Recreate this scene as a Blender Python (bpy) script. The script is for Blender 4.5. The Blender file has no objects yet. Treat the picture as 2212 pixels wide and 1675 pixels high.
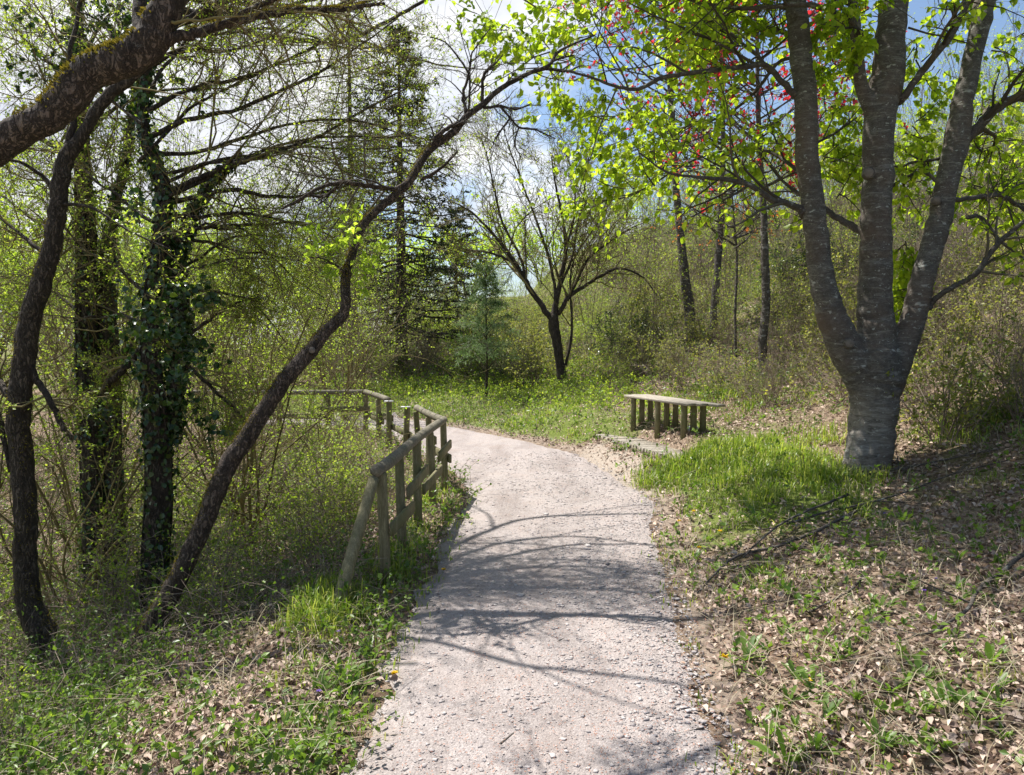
import bpy, math, random
import numpy as np
rng = np.random.default_rng(7)
sc = bpy.context.scene
COL = sc.collection

# ------------------------------------------------------------------ camera maths
CAMZ = 1.85; FPX = 1640.0; CU, CV = 1106.0, 837.5
PITCH = math.atan(92.5 / FPX)
FWD = np.array([0, math.cos(PITCH), -math.sin(PITCH)])
UPV = np.array([0, math.sin(PITCH), math.cos(PITCH)])
RGT = np.array([1.0, 0, 0])
CAM = np.array([0, 0, CAMZ])

def P(u, v, d):
    """survey point: direction measured on the photograph, distance d in metres"""
    return CAM + RGT * ((u - CU) / FPX * d) + UPV * (-(v - CV) / FPX * d) + FWD * d

# ------------------------------------------------------------------ terrain
FL = np.array([(-0.85, -30), (-0.80, 0), (-0.93, 3), (-1.0, 5.8), (-.86, 9.6), (-1.37, 11.2), (-2.94, 15.4), (-4.6, 15.6), (-9, 15.2), (-20, 14), (-90, 8)], float)
RE = np.array([(1.0, -30), (.98, 3.2), (1.02, 4.0), (1.17, 5.0), (1.28, 6.1), (1.45, 7.5), (1.72, 8.9), (1.5, 10.6), (1.28, 12.2), (1.0, 13.2), (.4, 14.3), (-.2, 15.4), (-.86, 16.4), (-1.6, 17.7), (-2.6, 19.0), (-5, 20.2), (-20, 21), (-90, 20)], float)

def polydist(x, y, L):
    x = np.asarray(x, float); y = np.asarray(y, float)
    best = np.full(x.shape, 1e9); side = np.zeros(x.shape)
    for i in range(len(L) - 1):
        ax, ay = L[i]; bx, by = L[i + 1]
        dx, dy = bx - ax, by - ay
        t = np.clip(((x - ax) * dx + (y - ay) * dy) / (dx * dx + dy * dy), 0, 1)
        qx, qy = x - ax - t * dx, y - ay - t * dy
        d = np.hypot(qx, qy)
        cr = dx * (y - ay) - dy * (x - ax)
        m = d < best - 1e-9
        best = np.where(m, d, best); side = np.where(m, cr, side)
    return best * np.where(side >= 0, 1, -1)      # positive on the left of the line

def S(a, b, x):
    t = np.clip((np.asarray(x, float) - a) / (b - a), 0, 1); return t * t * (3 - 2 * t)

_tab = np.random.default_rng(3).random((256, 256))
def vnoise(x, y):
    x = np.asarray(x, float); y = np.asarray(y, float)
    xi = np.floor(x).astype(int); yi = np.floor(y).astype(int)
    fx = x - xi; fy = y - yi; fx = fx * fx * (3 - 2 * fx); fy = fy * fy * (3 - 2 * fy)
    g = lambda i, j: _tab[i % 256, j % 256]
    return (g(xi, yi) * (1 - fx) + g(xi + 1, yi) * fx) * (1 - fy) + (g(xi, yi + 1) * (1 - fx) + g(xi + 1, yi + 1) * fx) * fy
def fnoise(x, y, o=3):
    s = 0; a = .5; t = 0
    for k in range(o):
        s = s + a * vnoise(x * 2 ** k + 17 * k, y * 2 ** k + 5 * k); t += a; a *= .5
    return s / t

LE0 = np.array([(-.85, -4), (-.74, 2.5), (-.70, 3.2), (-.72, 3.9), (-.75, 4.8), (-.72, 5.5), (-.66, 6.3), (-.62, 7.5), (-.55, 8.6), (-.50, 9.2), (-.66, 10.1), (-.95, 11.2), (-1.35, 12.3), (-1.8, 13.6), (-2.6, 15.9)])
def offpath(x, y):
    dl, dr = dLR(x, y)
    return np.where(y < 15.5, np.maximum(np.interp(y, LE0[:, 1], LE0[:, 0]) - x, dr), np.maximum(dl + .12, dr))
def dLR(x, y):
    return polydist(x, y, FL), -polydist(x, y, RE)      # >0 : beyond the fence / beyond the right edge

def H(x, y, rough=True):
    x = np.asarray(x, float); y = np.asarray(y, float)
    dl, dr = dLR(x, y)
    dlp = np.maximum(dl - .4, 0); drp = np.maximum(dr, 0)
    zl = -2.6 * (1 - np.exp(-dlp * .13))
    bf = (.35 + .65 * S(.3, 2, x)) * (.4 + .6 * S(6, 10, y))
    k = .10 * S(-16, -2, x) + .34 * S(1.5, 8.5, x)
    zr = .4 * S(.1, 1.3, drp) * bf + .06 * drp * (.1 + .9 * S(-16, -2, x)) + k * np.maximum(0, drp - 2.3)
    zr = 13 * (1 - np.exp(-zr / 13))
    z = zl + np.where(dr > 0, zr, 0)
    ex = (x - 1.99) * .98 + (y - 11.75) * .2; ey = -(x - 1.99) * .2 + (y - 11.75) * .98
    tm = (1 - S(.34, .62, np.abs(ex))) * (1 - S(1.25, 1.7, np.abs(ey))); z = z * (1 - tm) + .20 * tm
    if rough:
        off = S(0, .6, np.maximum(dl, dr))
        z = z + off * ((fnoise(x * .9, y * .9) - .5) * .16 + (fnoise(x * 4, y * 4, 2) - .5) * .04)
        z = z + (fnoise(x * 1.3 + 9, y * 1.3) - .5) * .03
    return z

def h1(x, y): return float(H(np.array([x]), np.array([y]))[0])

def G(u, v, dmax=80):
    """ground point seen in direction u, v"""
    ds = np.linspace(2.0, dmax, 4000)
    pts = CAM[None] + RGT * (((u - CU) / FPX * ds)[:, None]) + UPV * ((-(v - CV) / FPX * ds)[:, None]) + FWD * ds[:, None]
    hz = H(pts[:, 0], pts[:, 1])
    i = np.argmax(pts[:, 2] < hz)
    if pts[i, 2] >= hz[i]: i = len(ds) - 1
    p = pts[i].copy(); p[2] = hz[i]; return p, ds[i]

# ------------------------------------------------------------------ mesh building
def build_mesh(name, V, faces, attr=None, smooth=False):
    """faces: list of (n,k) int arrays"""
    me = bpy.data.meshes.new(name)
    V = np.ascontiguousarray(V, np.float32)
    faces = [np.asarray(f, np.int32) for f in faces if len(f)]
    me.vertices.add(len(V)); me.vertices.foreach_set('co', V.ravel())
    loops = np.concatenate([f.ravel() for f in faces])
    tot = np.concatenate([np.full(len(f), f.shape[1], np.int32) for f in faces])
    st = np.concatenate([[0], np.cumsum(tot)[:-1]]).astype(np.int32)
    me.loops.add(len(loops)); me.loops.foreach_set('vertex_index', loops)
    me.polygons.add(len(tot)); me.polygons.foreach_set('loop_start', st)
    try: me.polygons.foreach_set('loop_total', tot)
    except Exception: pass
    if smooth: me.polygons.foreach_set('use_smooth', np.ones(len(tot), bool))
    if attr:
        for k, a in attr.items():
            at = me.attributes.new(k, 'FLOAT', 'POINT'); at.data.foreach_set('value', np.asarray(a, np.float32))
    me.update(calc_edges=True); me.validate()
    return me

class MB:
    """collects geometry, links it as ONE object"""
    def __init__(s): s.V = []; s.F = []; s.n = 0; s.A = []
    def add(s, V, *faces):
        V = np.asarray(V, float).reshape(-1, 3)
        for f in faces:
            if len(f): s.F.append(np.asarray(f, np.int64) + s.n)
        s.V.append(V); s.n += len(V); return s
    def build(s, name, mat, parent=None, smooth=False, **kw):
        V = np.concatenate(s.V)
        if parent is not None: V = V - np.array(WORLD[parent.name])
        fs = {}
        for f in s.F: fs.setdefault(f.shape[1], []).append(f)
        me = build_mesh(name, V, [np.concatenate(v) for v in fs.values()], smooth=smooth)
        o = bpy.data.objects.new(name, me); COL.objects.link(o)
        if mat: me.materials.append(mat)
        if parent is not None:
            o.parent = parent; WORLD[o.name] = WORLD[parent.name]
        else: WORLD[o.name] = (0, 0, 0)
        for k, v in kw.items(): o[k] = v
        return o

WORLD = {}
def empty(name, loc, label, cat, group=None):
    o = bpy.data.objects.new(name, None); COL.objects.link(o)
    o.location = tuple(float(c) for c in loc); WORLD[o.name] = tuple(float(c) for c in loc)
    o.empty_display_size = .1
    o['label'] = label; o['category'] = cat
    if group: o['group'] = group
    return o
def tag(o, label=None, cat=None, group=None, kind=None):
    if label: o['label'] = label
    if cat: o['category'] = cat
    if group: o['group'] = group
    if kind: o['kind'] = kind
    return o
KIDS = {}
def copy_tree(root, loc, rz=0, s=1.0, label=None):
    kids = [c for c in bpy.data.objects if c.parent == root] if root.name not in KIDS else KIDS[root.name]
    KIDS[root.name] = kids
    r = root.copy(); COL.objects.link(r)
    r.location = tuple(float(c) for c in loc); r.rotation_euler = (0, 0, rz); r.scale = (s, s, s) if np.isscalar(s) else s
    if label: r['label'] = label
    for c in kids:
        d = c.copy(); COL.objects.link(d); d.parent = r
    return r

def resample(pts, K):
    pts = np.asarray(pts, float)
    d = np.concatenate([[0], np.cumsum(np.linalg.norm(np.diff(pts[:, :3], axis=0), axis=1))])
    t = np.linspace(0, d[-1], K)
    return np.stack([np.interp(t, d, pts[:, i]) for i in range(pts.shape[1])], 1)

def catmull(pts, n=6):
    p = np.asarray(pts, float)
    if len(p) < 3: return p
    q = np.concatenate([[2 * p[0] - p[1]], p, [2 * p[-1] - p[-2]]])
    out = []
    for i in range(1, len(q) - 2):
        t = np.linspace(0, 1, n, endpoint=False)[:, None]
        a, b, c, d = q[i - 1], q[i], q[i + 1], q[i + 2]
        out.append(.5 * (2 * b + (c - a) * t + (2 * a - 5 * b + 4 * c - d) * t * t + (3 * b - 3 * c + d - a) * t ** 3))
    out.append(p[-1:]); r = np.concatenate(out)
    if r.shape[1] > 3: r[:, 3] = np.maximum(r[:, 3], .0008)
    return r

def tubes(Pl, R, n=5, rough=0.0, cap=True):
    """Pl (M,K,3), R (M,K) -> verts, quads (+caps)"""
    Pl = np.asarray(Pl, float); R = np.asarray(R, float)
    if Pl.ndim == 2: Pl = Pl[None]; R = R[None]
    M, K, _ = Pl.shape
    T = np.gradient(Pl, axis=1); T /= np.linalg.norm(T, axis=2, keepdims=True) + 1e-9
    ref = np.where(np.abs(T[:, :1, 2:3]) > .8, np.array([1., 0, 0]), np.array([0, 0, 1.]))
    A = np.zeros_like(T)
    a = ref - (ref * T[:, :1]).sum(2, keepdims=True) * T[:, :1]
    a = a[:, 0]; a /= np.linalg.norm(a, axis=1, keepdims=True) + 1e-9
    A[:, 0] = a
    for k in range(1, K):
        a = a - (a * T[:, k]).sum(1, keepdims=True) * T[:, k]
        a /= np.linalg.norm(a, axis=1, keepdims=True) + 1e-9
        A[:, k] = a
    B = np.cross(T, A)
    th = np.arange(n) / n * 2 * math.pi
    rr = R[:, :, None] * np.ones(n)[None, None]
    if rough: rr = rr * (1 + rough * (rng.random(rr.shape) - .5) * 2)
    V = Pl[:, :, None] + rr[..., None] * (np.cos(th)[None, None, :, None] * A[:, :, None] + np.sin(th)[None, None, :, None] * B[:, :, None])
    V = V.reshape(-1, 3)
    m = np.arange(M)[:, None, None] * K * n; k = np.arange(K - 1)[None, :, None] * n; j = np.arange(n)[None, None, :]; j2 = (j + 1) % n
    q = np.stack([m + k + j, m + k + j2, m + k + n + j2, m + k + n + j], -1).reshape(-1, 4)
    fs = [q]
    if cap and n >= 5:
        jj = np.arange(n)[None]
        mm = np.arange(M)[:, None] * K * n
        fs.append((mm + jj[:, ::-1])); fs.append(mm + (K - 1) * n + jj)
    return V, fs

def add_tube(mb, pts, n=10, rough=0.0, sm=5, jit=0.0):
    """pts: list of (x,y,z,r)"""
    p = catmull(np.asarray(pts, float), sm) if sm > 1 else np.asarray(pts, float)
    if jit: p[1:-1, :3] += rng.normal(0, 1, p[1:-1, :3].shape) * p[1:-1, 3:4] * jit
    V, fs = tubes(p[:, :3], p[:, 3], n, rough)
    mb.add(V, *fs); return p

def unit(v): return v / (np.linalg.norm(v, axis=-1, keepdims=True) + 1e-9)

def spawn(PL, R, n, t0=.2, t1=1.0, ang=50, aj=15, lr=.5, lj=.35, K=6, rr=.6, rend=.35, up=0.0, wob=.15, lmin=0, tap=.5, flat=0):
    """children of every polyline: PL (M,K0,3), R (M,K0)"""
    M, K0, _ = PL.shape
    Ls = np.linalg.norm(np.diff(PL, axis=1), axis=2).sum(1)
    idx = np.repeat(np.arange(M), n)
    t = t0 + (t1 - t0) * rng.random(len(idx)) ** .85
    f = t * (K0 - 1); i = np.minimum(f.astype(int), K0 - 2); fr = (f - i)[:, None]
    p0 = PL[idx, i] * (1 - fr) + PL[idx, i + 1] * fr
    tan = unit(PL[idx, i + 1] - PL[idx, i])
    r = R[idx, i] * (1 - fr[:, 0]) + R[idx, i + 1] * fr[:, 0]
    q = rng.normal(size=(len(idx), 3))
    if flat: q[:, 2] *= (1 - flat)
    q = unit(q - (q * tan).sum(1, keepdims=True) * tan)
    a = np.radians(ang + rng.normal(0, aj, len(idx)))[:, None]
    d = unit(np.cos(a) * tan + np.sin(a) * q)
    L = Ls[idx] * lr * (1 + lj * (rng.random(len(idx)) * 2 - 1)) * (1 - tap * t)
    L = np.maximum(L, lmin)
    C = np.zeros((len(idx), K, 3)); C[:, 0] = p0; st = (L / (K - 1))[:, None]
    for k in range(1, K):
        d = unit(d + rng.normal(0, wob, d.shape) + np.array([0, 0, up]))
        C[:, k] = C[:, k - 1] + d * st
    r0 = r * rr
    CR = r0[:, None] * np.linspace(1, rend, K)[None]
    return C, CR

def leaf_quads(c, d, nrm, L, W, kind='rhomb', fold=.25):
    """c base (N,3), d direction, nrm normal, L length, W width"""
    N = len(c); d = unit(d); s = unit(np.cross(d, nrm)); nn = np.cross(s, d)
    L = np.broadcast_to(np.asarray(L, float), (N,))[:, None]; W = np.broadcast_to(np.asarray(W, float), (N,))[:, None]
    if kind == 'rhomb':
        V = np.stack([c, c + d * L * .5 + s * W * .5 + nn * W * fold, c + d * L, c + d * L * .5 - s * W * .5 + nn * W * fold], 1)
        b = np.arange(N)[:, None] * 4
        F = np.concatenate([b + np.array([0, 1, 2]), b + np.array([0, 2, 3])])
        return V.reshape(-1, 3), F
    V = np.stack([c, c + d * L * .3 + s * W * .46 + nn * W * fold, c + d * L * .68 + s * W * .4 + nn * W * fold, c + d * L - nn * L * .12,
                  c + d * L * .68 - s * W * .4 + nn * W * fold, c + d * L * .3 - s * W * .46 + nn * W * fold, c + d * L * .5], 1)
    b = np.arange(N)[:, None] * 7
    F = np.concatenate([b + np.array([0, 1, 2, 6]), b + np.array([6, 2, 3, 4]), b + np.array([0, 6, 4, 5])])
    return V.reshape(-1, 3), F

def rdir(n, z=1.0):
    q = rng.normal(size=(n, 3)); q[:, 2] *= z; return unit(q)

def leaves_on(PL, per, L, W, kind='rhomb', t0=.1, spread=.6, droop=0.0, lj=.4, nz=.6, off=0):
    """leaves along twigs"""
    M, K0, _ = PL.shape
    idx = np.repeat(np.arange(M), per)
    if len(idx) == 0: return np.zeros((0, 3)), np.zeros((0, 3), int)
    q = rng.random(len(idx)); t = t0 + (1 - t0) * np.clip((np.floor(q * 3) + .85 + .12 * rng.normal(0, 1, len(idx))) / 3, 0, 1); f = t * (K0 - 1); i = np.minimum(f.astype(int), K0 - 2); fr = (f - i)[:, None]
    p0 = PL[idx, i] * (1 - fr) + PL[idx, i + 1] * fr
    if off: p0 = p0 + rng.normal(0, off, p0.shape)
    tan = unit(PL[idx, i + 1] - PL[idx, i])
    d = unit(tan * (1 - spread) + rdir(len(idx)) * spread + np.array([0, 0, -droop]))
    nn = unit(rdir(len(idx)) * (1 - nz) + np.array([0, 0, nz]))
    sz = 1 + lj * (rng.random(len(idx)) * 2 - 1)
    return leaf_quads(p0, d, nn, L * sz, W * sz, kind)

def box(mb, c, ax, half, bev=.006):
    """oriented box with bevelled long edges; ax: 3 unit vectors, half: 3"""
    X, Y, Z = [np.asarray(a, float) for a in ax]; hx, hy, hz = half; b = min(bev, hy * .6, hz * .6)
    prof = [(-hy + b, -hz), (hy - b, -hz), (hy, -hz + b), (hy, hz - b), (hy - b, hz), (-hy + b, hz), (-hy, hz - b), (-hy, -hz + b)]
    V = []
    for sx in (-hx, hx):
        for (a, c2) in prof: V.append(np.asarray(c) + X * sx + Y * a + Z * c2)
    q = [(i, (i + 1) % 8, 8 + (i + 1) % 8, 8 + i) for i in range(8)]
    mb.add(V, q, [tuple(range(7, -1, -1)), tuple(range(8, 16))])
# ------------------------------------------------------------------ materials
def nt(name):
    m = bpy.data.materials.new(name); m.use_nodes = True
    n = m.node_tree; n.nodes.clear(); out = n.nodes.new('ShaderNodeOutputMaterial'); return m, n, out
def N(n, t, **kw):
    x = n.nodes.new(t)
    for k, v in kw.items():
        if k in x.inputs: x.inputs[k].default_value = v
        else: setattr(x, k, v)
    return x
def ramp(n, fac, stops, interp='LINEAR'):
    r = n.nodes.new('ShaderNodeValToRGB'); r.color_ramp.interpolation = interp
    while len(r.color_ramp.elements) > 1: r.color_ramp.elements.remove(r.color_ramp.elements[-1])
    for i, (p, c) in enumerate(stops):
        e = r.color_ramp.elements[0] if i == 0 else r.color_ramp.elements.new(p)
        e.position = p; e.color = (*c, 1) if len(c) == 3 else c
    if fac is not None: n.links.new(fac, r.inputs[0])
    return r.outputs[0]
def mix(n, f, a, b, mode='MIX'):
    m = n.nodes.new('ShaderNodeMix'); m.data_type = 'RGBA'; m.blend_type = mode
    for s, v in ((m.inputs[0], f), (m.inputs[6], a), (m.inputs[7], b)):
        if isinstance(v, (int, float)): s.default_value = v
        elif isinstance(v, tuple): s.default_value = (*v, 1)
        else: n.links.new(v, s)
    return m.outputs[2]
def math_(n, op, a, b=None, c=None):
    m = n.nodes.new('ShaderNodeMath'); m.operation = op
    for s, v in zip(m.inputs, (a, b, c)):
        if v is None: continue
        if isinstance(v, (int, float)): s.default_value = v
        else: n.links.new(v, s)
    return m.outputs[0]
def noise(n, vec, scale, detail=4, rough=.6, dist=0):
    x = N(n, 'ShaderNodeTexNoise', Scale=scale, Detail=detail, Roughness=rough, Distortion=dist); n.links.new(vec, x.inputs['Vector']); return x.outputs['Fac']
def mapped(n, scale=(1, 1, 1), coord='Object'):
    tc = n.nodes.new('ShaderNodeTexCoord'); mp = N(n, 'ShaderNodeMapping'); mp.inputs['Scale'].default_value = scale
    n.links.new(tc.outputs[coord], mp.inputs['Vector']); return mp.outputs[0]
def bump(n, hgt, strength=.5, dist=.02):
    b = N(n, 'ShaderNodeBump', Strength=strength, Distance=dist); n.links.new(hgt, b.inputs['Height']); return b.outputs[0]

def leafmat(name, cols, trans, tw=.45, rough=.45, spec=.35, big=.8):
    """cols: stops picked per leaf; trans: translucent tint"""
    m, n, out = nt(name)
    g = n.nodes.new('ShaderNodeNewGeometry')
    st = [(i / max(1, len(cols) - 1), c) for i, c in enumerate(cols)]
    c = ramp(n, g.outputs['Random Per Island'], st)
    nz = noise(n, mapped(n), big, 2)
    c = mix(n, 1.0, c, ramp(n, nz, [(.3, (.72, .75, .7)), (.7, (1.2, 1.15, 1.1))]), 'MULTIPLY')
    p = N(n, 'ShaderNodeBsdfPrincipled', Roughness=rough); p.inputs['Specular IOR Level'].default_value = spec
    n.links.new(c, p.inputs['Base Color'])
    t = N(n, 'ShaderNodeBsdfTranslucent'); tc = mix(n, 1.0, c, trans, 'MULTIPLY'); n.links.new(tc, t.inputs['Color'])
    ms = N(n, 'ShaderNodeMixShader', Fac=tw); n.links.new(p.outputs[0], ms.inputs[1]); n.links.new(t.outputs[0], ms.inputs[2])
    n.links.new(ms.outputs[0], out.inputs[0]); return m

def barkmat(name, dark, light, scale=14, stretch=(1, 1, .25), lichen=None, lich=(.5, .52, .45), lth=.62, moss=None, mossth=.5, bumpd=.015, bs=.8, lstretch=(1, 1, 2.2), lsc=9, rings=False):
    m, n, out = nt(name)
    v = mapped(n, stretch)
    f = noise(n, v, scale, 5, .7, .4)
    rg = math_(n, 'ABSOLUTE', math_(n, 'SUBTRACT', noise(n, v, scale * 1.7, 5, .75, 1.2), .5))
    crack = ramp(n, rg, [(0, (0, 0, 0)), (.07, (1, 1, 1))])
    c = ramp(n, f, [(.28, dark), (.72, light)])
    c = mix(n, .55, c, mix(n, crack, tuple(x * .35 for x in dark), c))
    hgt = math_(n, 'ADD', math_(n, 'MULTIPLY', f, .7), math_(n, 'MULTIPLY', crack, .5))
    if rings:
        rv = noise(n, mapped(n, (1.6, 1.6, 9)), 2.6, 6, .75, 1.2)
        c = mix(n, ramp(n, rv, [(.52, (0, 0, 0)), (.72, (.55, .55, .55))]), c, lich)
        hgt = math_(n, 'ADD', hgt, math_(n, 'MULTIPLY', rv, .5))
    if rings:
        l2 = noise(n, mapped(n, (1, 1, 2.1)), 6.5, 6, .6, .2); c = mix(n, math_(n, 'MULTIPLY', ramp(n, l2, [(.63, (0, 0, 0)), (.66, (1, 1, 1))]), .8), c, lich)
        sz = n.nodes.new('ShaderNodeSeparateXYZ'); n.links.new(mapped(n), sz.inputs[0]); foot = ramp(n, sz.outputs[2], [(.55, (1, 1, 1)), (.95, (0, 0, 0))]); c = mix(n, math_(n, 'MULTIPLY', foot, ramp(n, rv, [(.36, (0, 0, 0)), (.6, (.75, .75, .75))])), c, (.30, .275, .235))
        c = mix(n, ramp(n, noise(n, mapped(n), 1.3, 3), [(.45, (0, 0, 0)), (.7, (.6, .6, .6))]), c, (.13, .085, .06))
    if lichen:
        l1 = noise(n, mapped(n, lstretch), lsc, 5, .65)
        lm = ramp(n, l1, [(lth, (0, 0, 0)), (lth + .04, (1, 1, 1))])
        c = mix(n, math_(n, 'MULTIPLY', lm, lichen), c, mix(n, noise(n, mapped(n), 40, 2), tuple(x * .6 for x in lich), lich))
    if moss:
        g = n.nodes.new('ShaderNodeNewGeometry'); sx = n.nodes.new('ShaderNodeSeparateXYZ'); n.links.new(g.outputs['Normal'], sx.inputs[0])
        mn = noise(n, mapped(n), 5, 4, .7)
        a = math_(n, 'ADD', sx.outputs[2], math_(n, 'MULTIPLY', mn, 1.4))
        mm = ramp(n, a, [(mossth + .55, (0, 0, 0)), (mossth + .75, (1, 1, 1))])
        mc = mix(n, noise(n, mapped(n), 60, 3), (.05, .05, .008), (.26, .2, .03))
        c = mix(n, mm, c, mc)
    p = N(n, 'ShaderNodeBsdfPrincipled', Roughness=.85); p.inputs['Specular IOR Level'].default_value = .25
    n.links.new(c, p.inputs['Base Color']); n.links.new(bump(n, hgt, bs, bumpd), p.inputs['Normal'])
    n.links.new(p.outputs[0], out.inputs[0]); return m

def _unused(): pass
def plain(name, col, col2=None, rough=.8, scale=20, stretch=(1, 1, 1), b=.3):
    m, n, out = nt(name)
    f = noise(n, mapped(n, stretch), scale, 4, .7)
    c = ramp(n, f, [(.3, col), (.7, col2 or tuple(x * 1.5 for x in col))])
    p = N(n, 'ShaderNodeBsdfPrincipled', Roughness=rough); n.links.new(c, p.inputs['Base Color'])
    n.links.new(bump(n, f, b, .01), p.inputs['Normal']); n.links.new(p.outputs[0], out.inputs[0]); return m

def islandmat(name, cols, rough=.85, tw=0, scale=0):
    m, n, out = nt(name)
    g = n.nodes.new('ShaderNodeNewGeometry')
    c = ramp(n, g.outputs['Random Per Island'], [(i / (len(cols) - 1), k) for i, k in enumerate(cols)])
    if scale: c = mix(n, .6, c, ramp(n, noise(n, mapped(n), scale, 3), [(.3, (.45, .45, .45)), (.7, (1.3, 1.3, 1.3))]), 'MULTIPLY')
    p = N(n, 'ShaderNodeBsdfPrincipled', Roughness=rough); p.inputs['Specular IOR Level'].default_value = .25
    n.links.new(c, p.inputs['Base Color'])
    if tw:
        t = N(n, 'ShaderNodeBsdfTranslucent'); n.links.new(c, t.inputs['Color'])
        ms = N(n, 'ShaderNodeMixShader', Fac=tw); n.links.new(p.outputs[0], ms.inputs[1]); n.links.new(t.outputs[0], ms.inputs[2])
        n.links.new(ms.outputs[0], out.inputs[0])
    else: n.links.new(p.outputs[0], out.inputs[0])
    return m

M = {}
M['fresh'] = leafmat('fresh_leaf', [(.18, .28, .02), (.31, .42, .03), (.46, .53, .06)], (1.7, 1.75, 1.0), .55)
M['lime'] = leafmat('lime_leaf', [(.22, .34, .03), (.34, .47, .05), (.45, .54, .08)], (1.5, 1.55, 1.0), .55)
M['tiny'] = leafmat('budding_leaf', [(.15, .24, .03), (.27, .38, .05), (.42, .48, .09)], (1.6, 1.6, .9), .5)
M['olive'] = leafmat('olive_leaf', [(.13, .17, .04), (.25, .29, .06), (.40, .38, .10)], (1.4, 1.4, .9), .5)
M['ivy'] = leafmat('ivy_leaf', [(.015, .04, .012), (.03, .075, .02), (.05, .10, .025), (.10, .13, .03)], (1.0, 1.3, .5), .2, .28, .55)
M['cover'] = leafmat('ground_leaf', [(.06, .12, .02), (.12, .2, .03), (.2, .3, .05), (.12, .2, .05)], (1.5, 1.6, .8), .4, .4, .4)
M['red'] = leafmat('red_leaf', [(.28, .015, .03), (.42, .03, .05), (.5, .05, .05)], (1.7, 1.1, 1.1), .5)
M['orange'] = leafmat('copper_leaf', [(.3, .1, .03), (.45, .17, .05), (.5, .25, .08)], (1.5, 1.2, .8), .5)
M['yellow'] = leafmat('yellow_leaf', [(.35, .36, .04), (.45, .44, .06), (.3, .36, .05)], (1.5, 1.4, .8), .5)
M['needle'] = leafmat('dark_needle', [(.018, .034, .012), (.045, .06, .018), (.085, .10, .03)], (1.0, 1.1, .6), .12, .6, .2)
M['larch'] = leafmat('larch_needle', [(.10, .13, .03), (.16, .19, .04), (.20, .22, .06)], (1.3, 1.3, .8), .4, .6, .2)
M['pine'] = leafmat('pine_needle', [(.13, .20, .085), (.19, .28, .12), (.26, .34, .16)], (1.2, 1.3, 1.0), .35, .5, .3)
M['grass'] = leafmat('grass_blade', [(.12, .20, .025), (.20, .29, .04), (.30, .37, .07), (.42, .41, .16)], (1.5, 1.6, .8), .45, .4, .4)
M['dry'] = islandmat('dry_blade', [(.3, .25, .16), (.42, .36, .24), (.5, .44, .32)], .8, .3)
M['litter'] = islandmat('leaf_litter', [(.15, .095, .07), (.34, .24, .18), (.50, .38, .30), (.62, .50, .41), (.26, .18, .14), (.56, .44, .36)], .75, .15)
M['gravel'] = islandmat('gravel_stone', [(.27, .24, .235), (.36, .32, .305), (.43, .385, .365), (.5, .455, .43), (.31, .285, .285)], .85, 0, 60)
M['scale'] = islandmat('bud_scale', [(.3, .12, .07), (.45, .2, .12), (.35, .2, .14)], .8)
M['dand'] = leafmat('weed_leaf', [(.09, .17, .03), (.16, .26, .05), (.24, .33, .08)], (1.5, 1.6, .8), .45, .4, .4)
M['petal'] = leafmat('yellow_petal', [(.85, .55, .01), (.9, .65, .02)], (1, 1, 1), .3, .5, .2)
M['violet'] = leafmat('violet_petal', [(.16, .08, .5), (.25, .14, .6)], (1, 1, 1), .3, .5, .2)
M['twig'] = islandmat('bare_twig', [(.14, .11, .08), (.24, .19, .14), (.34, .28, .21)], .85)
M['twigd'] = islandmat('dark_twig', [(.045, .037, .028), (.08, .066, .048), (.13, .11, .075)], .85)
M['twigy'] = islandmat('lichened_twig', [(.1, .08, .04), (.17, .14, .06), (.25, .2, .08)], .85)
M['bark1'] = barkmat('smooth_grey_bark', (.078, .068, .058), (.17, .152, .13), 7, (1, 1, 1.6), .95, (.42, .42, .37), .615, None, bumpd=.006, bs=.6, rings=True, lsc=19, lstretch=(1, 1, 1.5))
M['branch1'] = barkmat('grey_branch_bark', (.06, .05, .042), (.15, .13, .11), 12, (1, 1, 1), .7, (.36, .36, .32), .6, None, bumpd=.004, bs=.5)
M['bark2'] = barkmat('mossy_rough_bark', (.065, .048, .038), (.22, .17, .135), 16, (1, 1, .45), .6, (.38, .36, .31), .66, True, .45, bumpd=.035, bs=1.0)
M['bark3'] = barkmat('dark_rough_bark', (.055, .042, .032), (.17, .135, .105), 18, (1, 1, .3), .4, (.33, .31, .27), .66, True, .8, bumpd=.035, bs=1.0)
M['bark4'] = barkmat('pale_speckled_bark', (.06, .05, .04), (.17, .145, .12), 12, (1, 1, .7), .8, (.4, .38, .34), .56, None, bumpd=.008)
M['post'] = barkmat('weathered_post_wood', (.14, .125, .065), (.33, .295, .175), 10, (4, 4, .35), .5, (.15, .16, .06), .5, None, bumpd=.003, bs=.4, lsc=3, lstretch=(1, 1, .5))
M['rail'] = barkmat('weathered_rail_wood', (.13, .115, .085), (.3, .265, .2), 12, (1, 1, 1), .4, (.13, .14, .06), .58, None, bumpd=.004, bs=.4, lsc=5, lstretch=(1, 1, 1))
M['greypl'] = plain('silvered_plank_wood', (.19, .165, .13), (.38, .335, .27), .75, 6, (9, .8, 5), .3)
M['metal'] = plain('zinc_cap', (.6, .6, .6), (.75, .75, .74), .35, 8)
M['cut'] = plain('cut_wood', (.11, .09, .07), (.2, .165, .135), .8, 30)
M['stone'] = plain('pale_stone', (.38, .43, .45), (.55, .6, .62), .7, 12)

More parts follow.
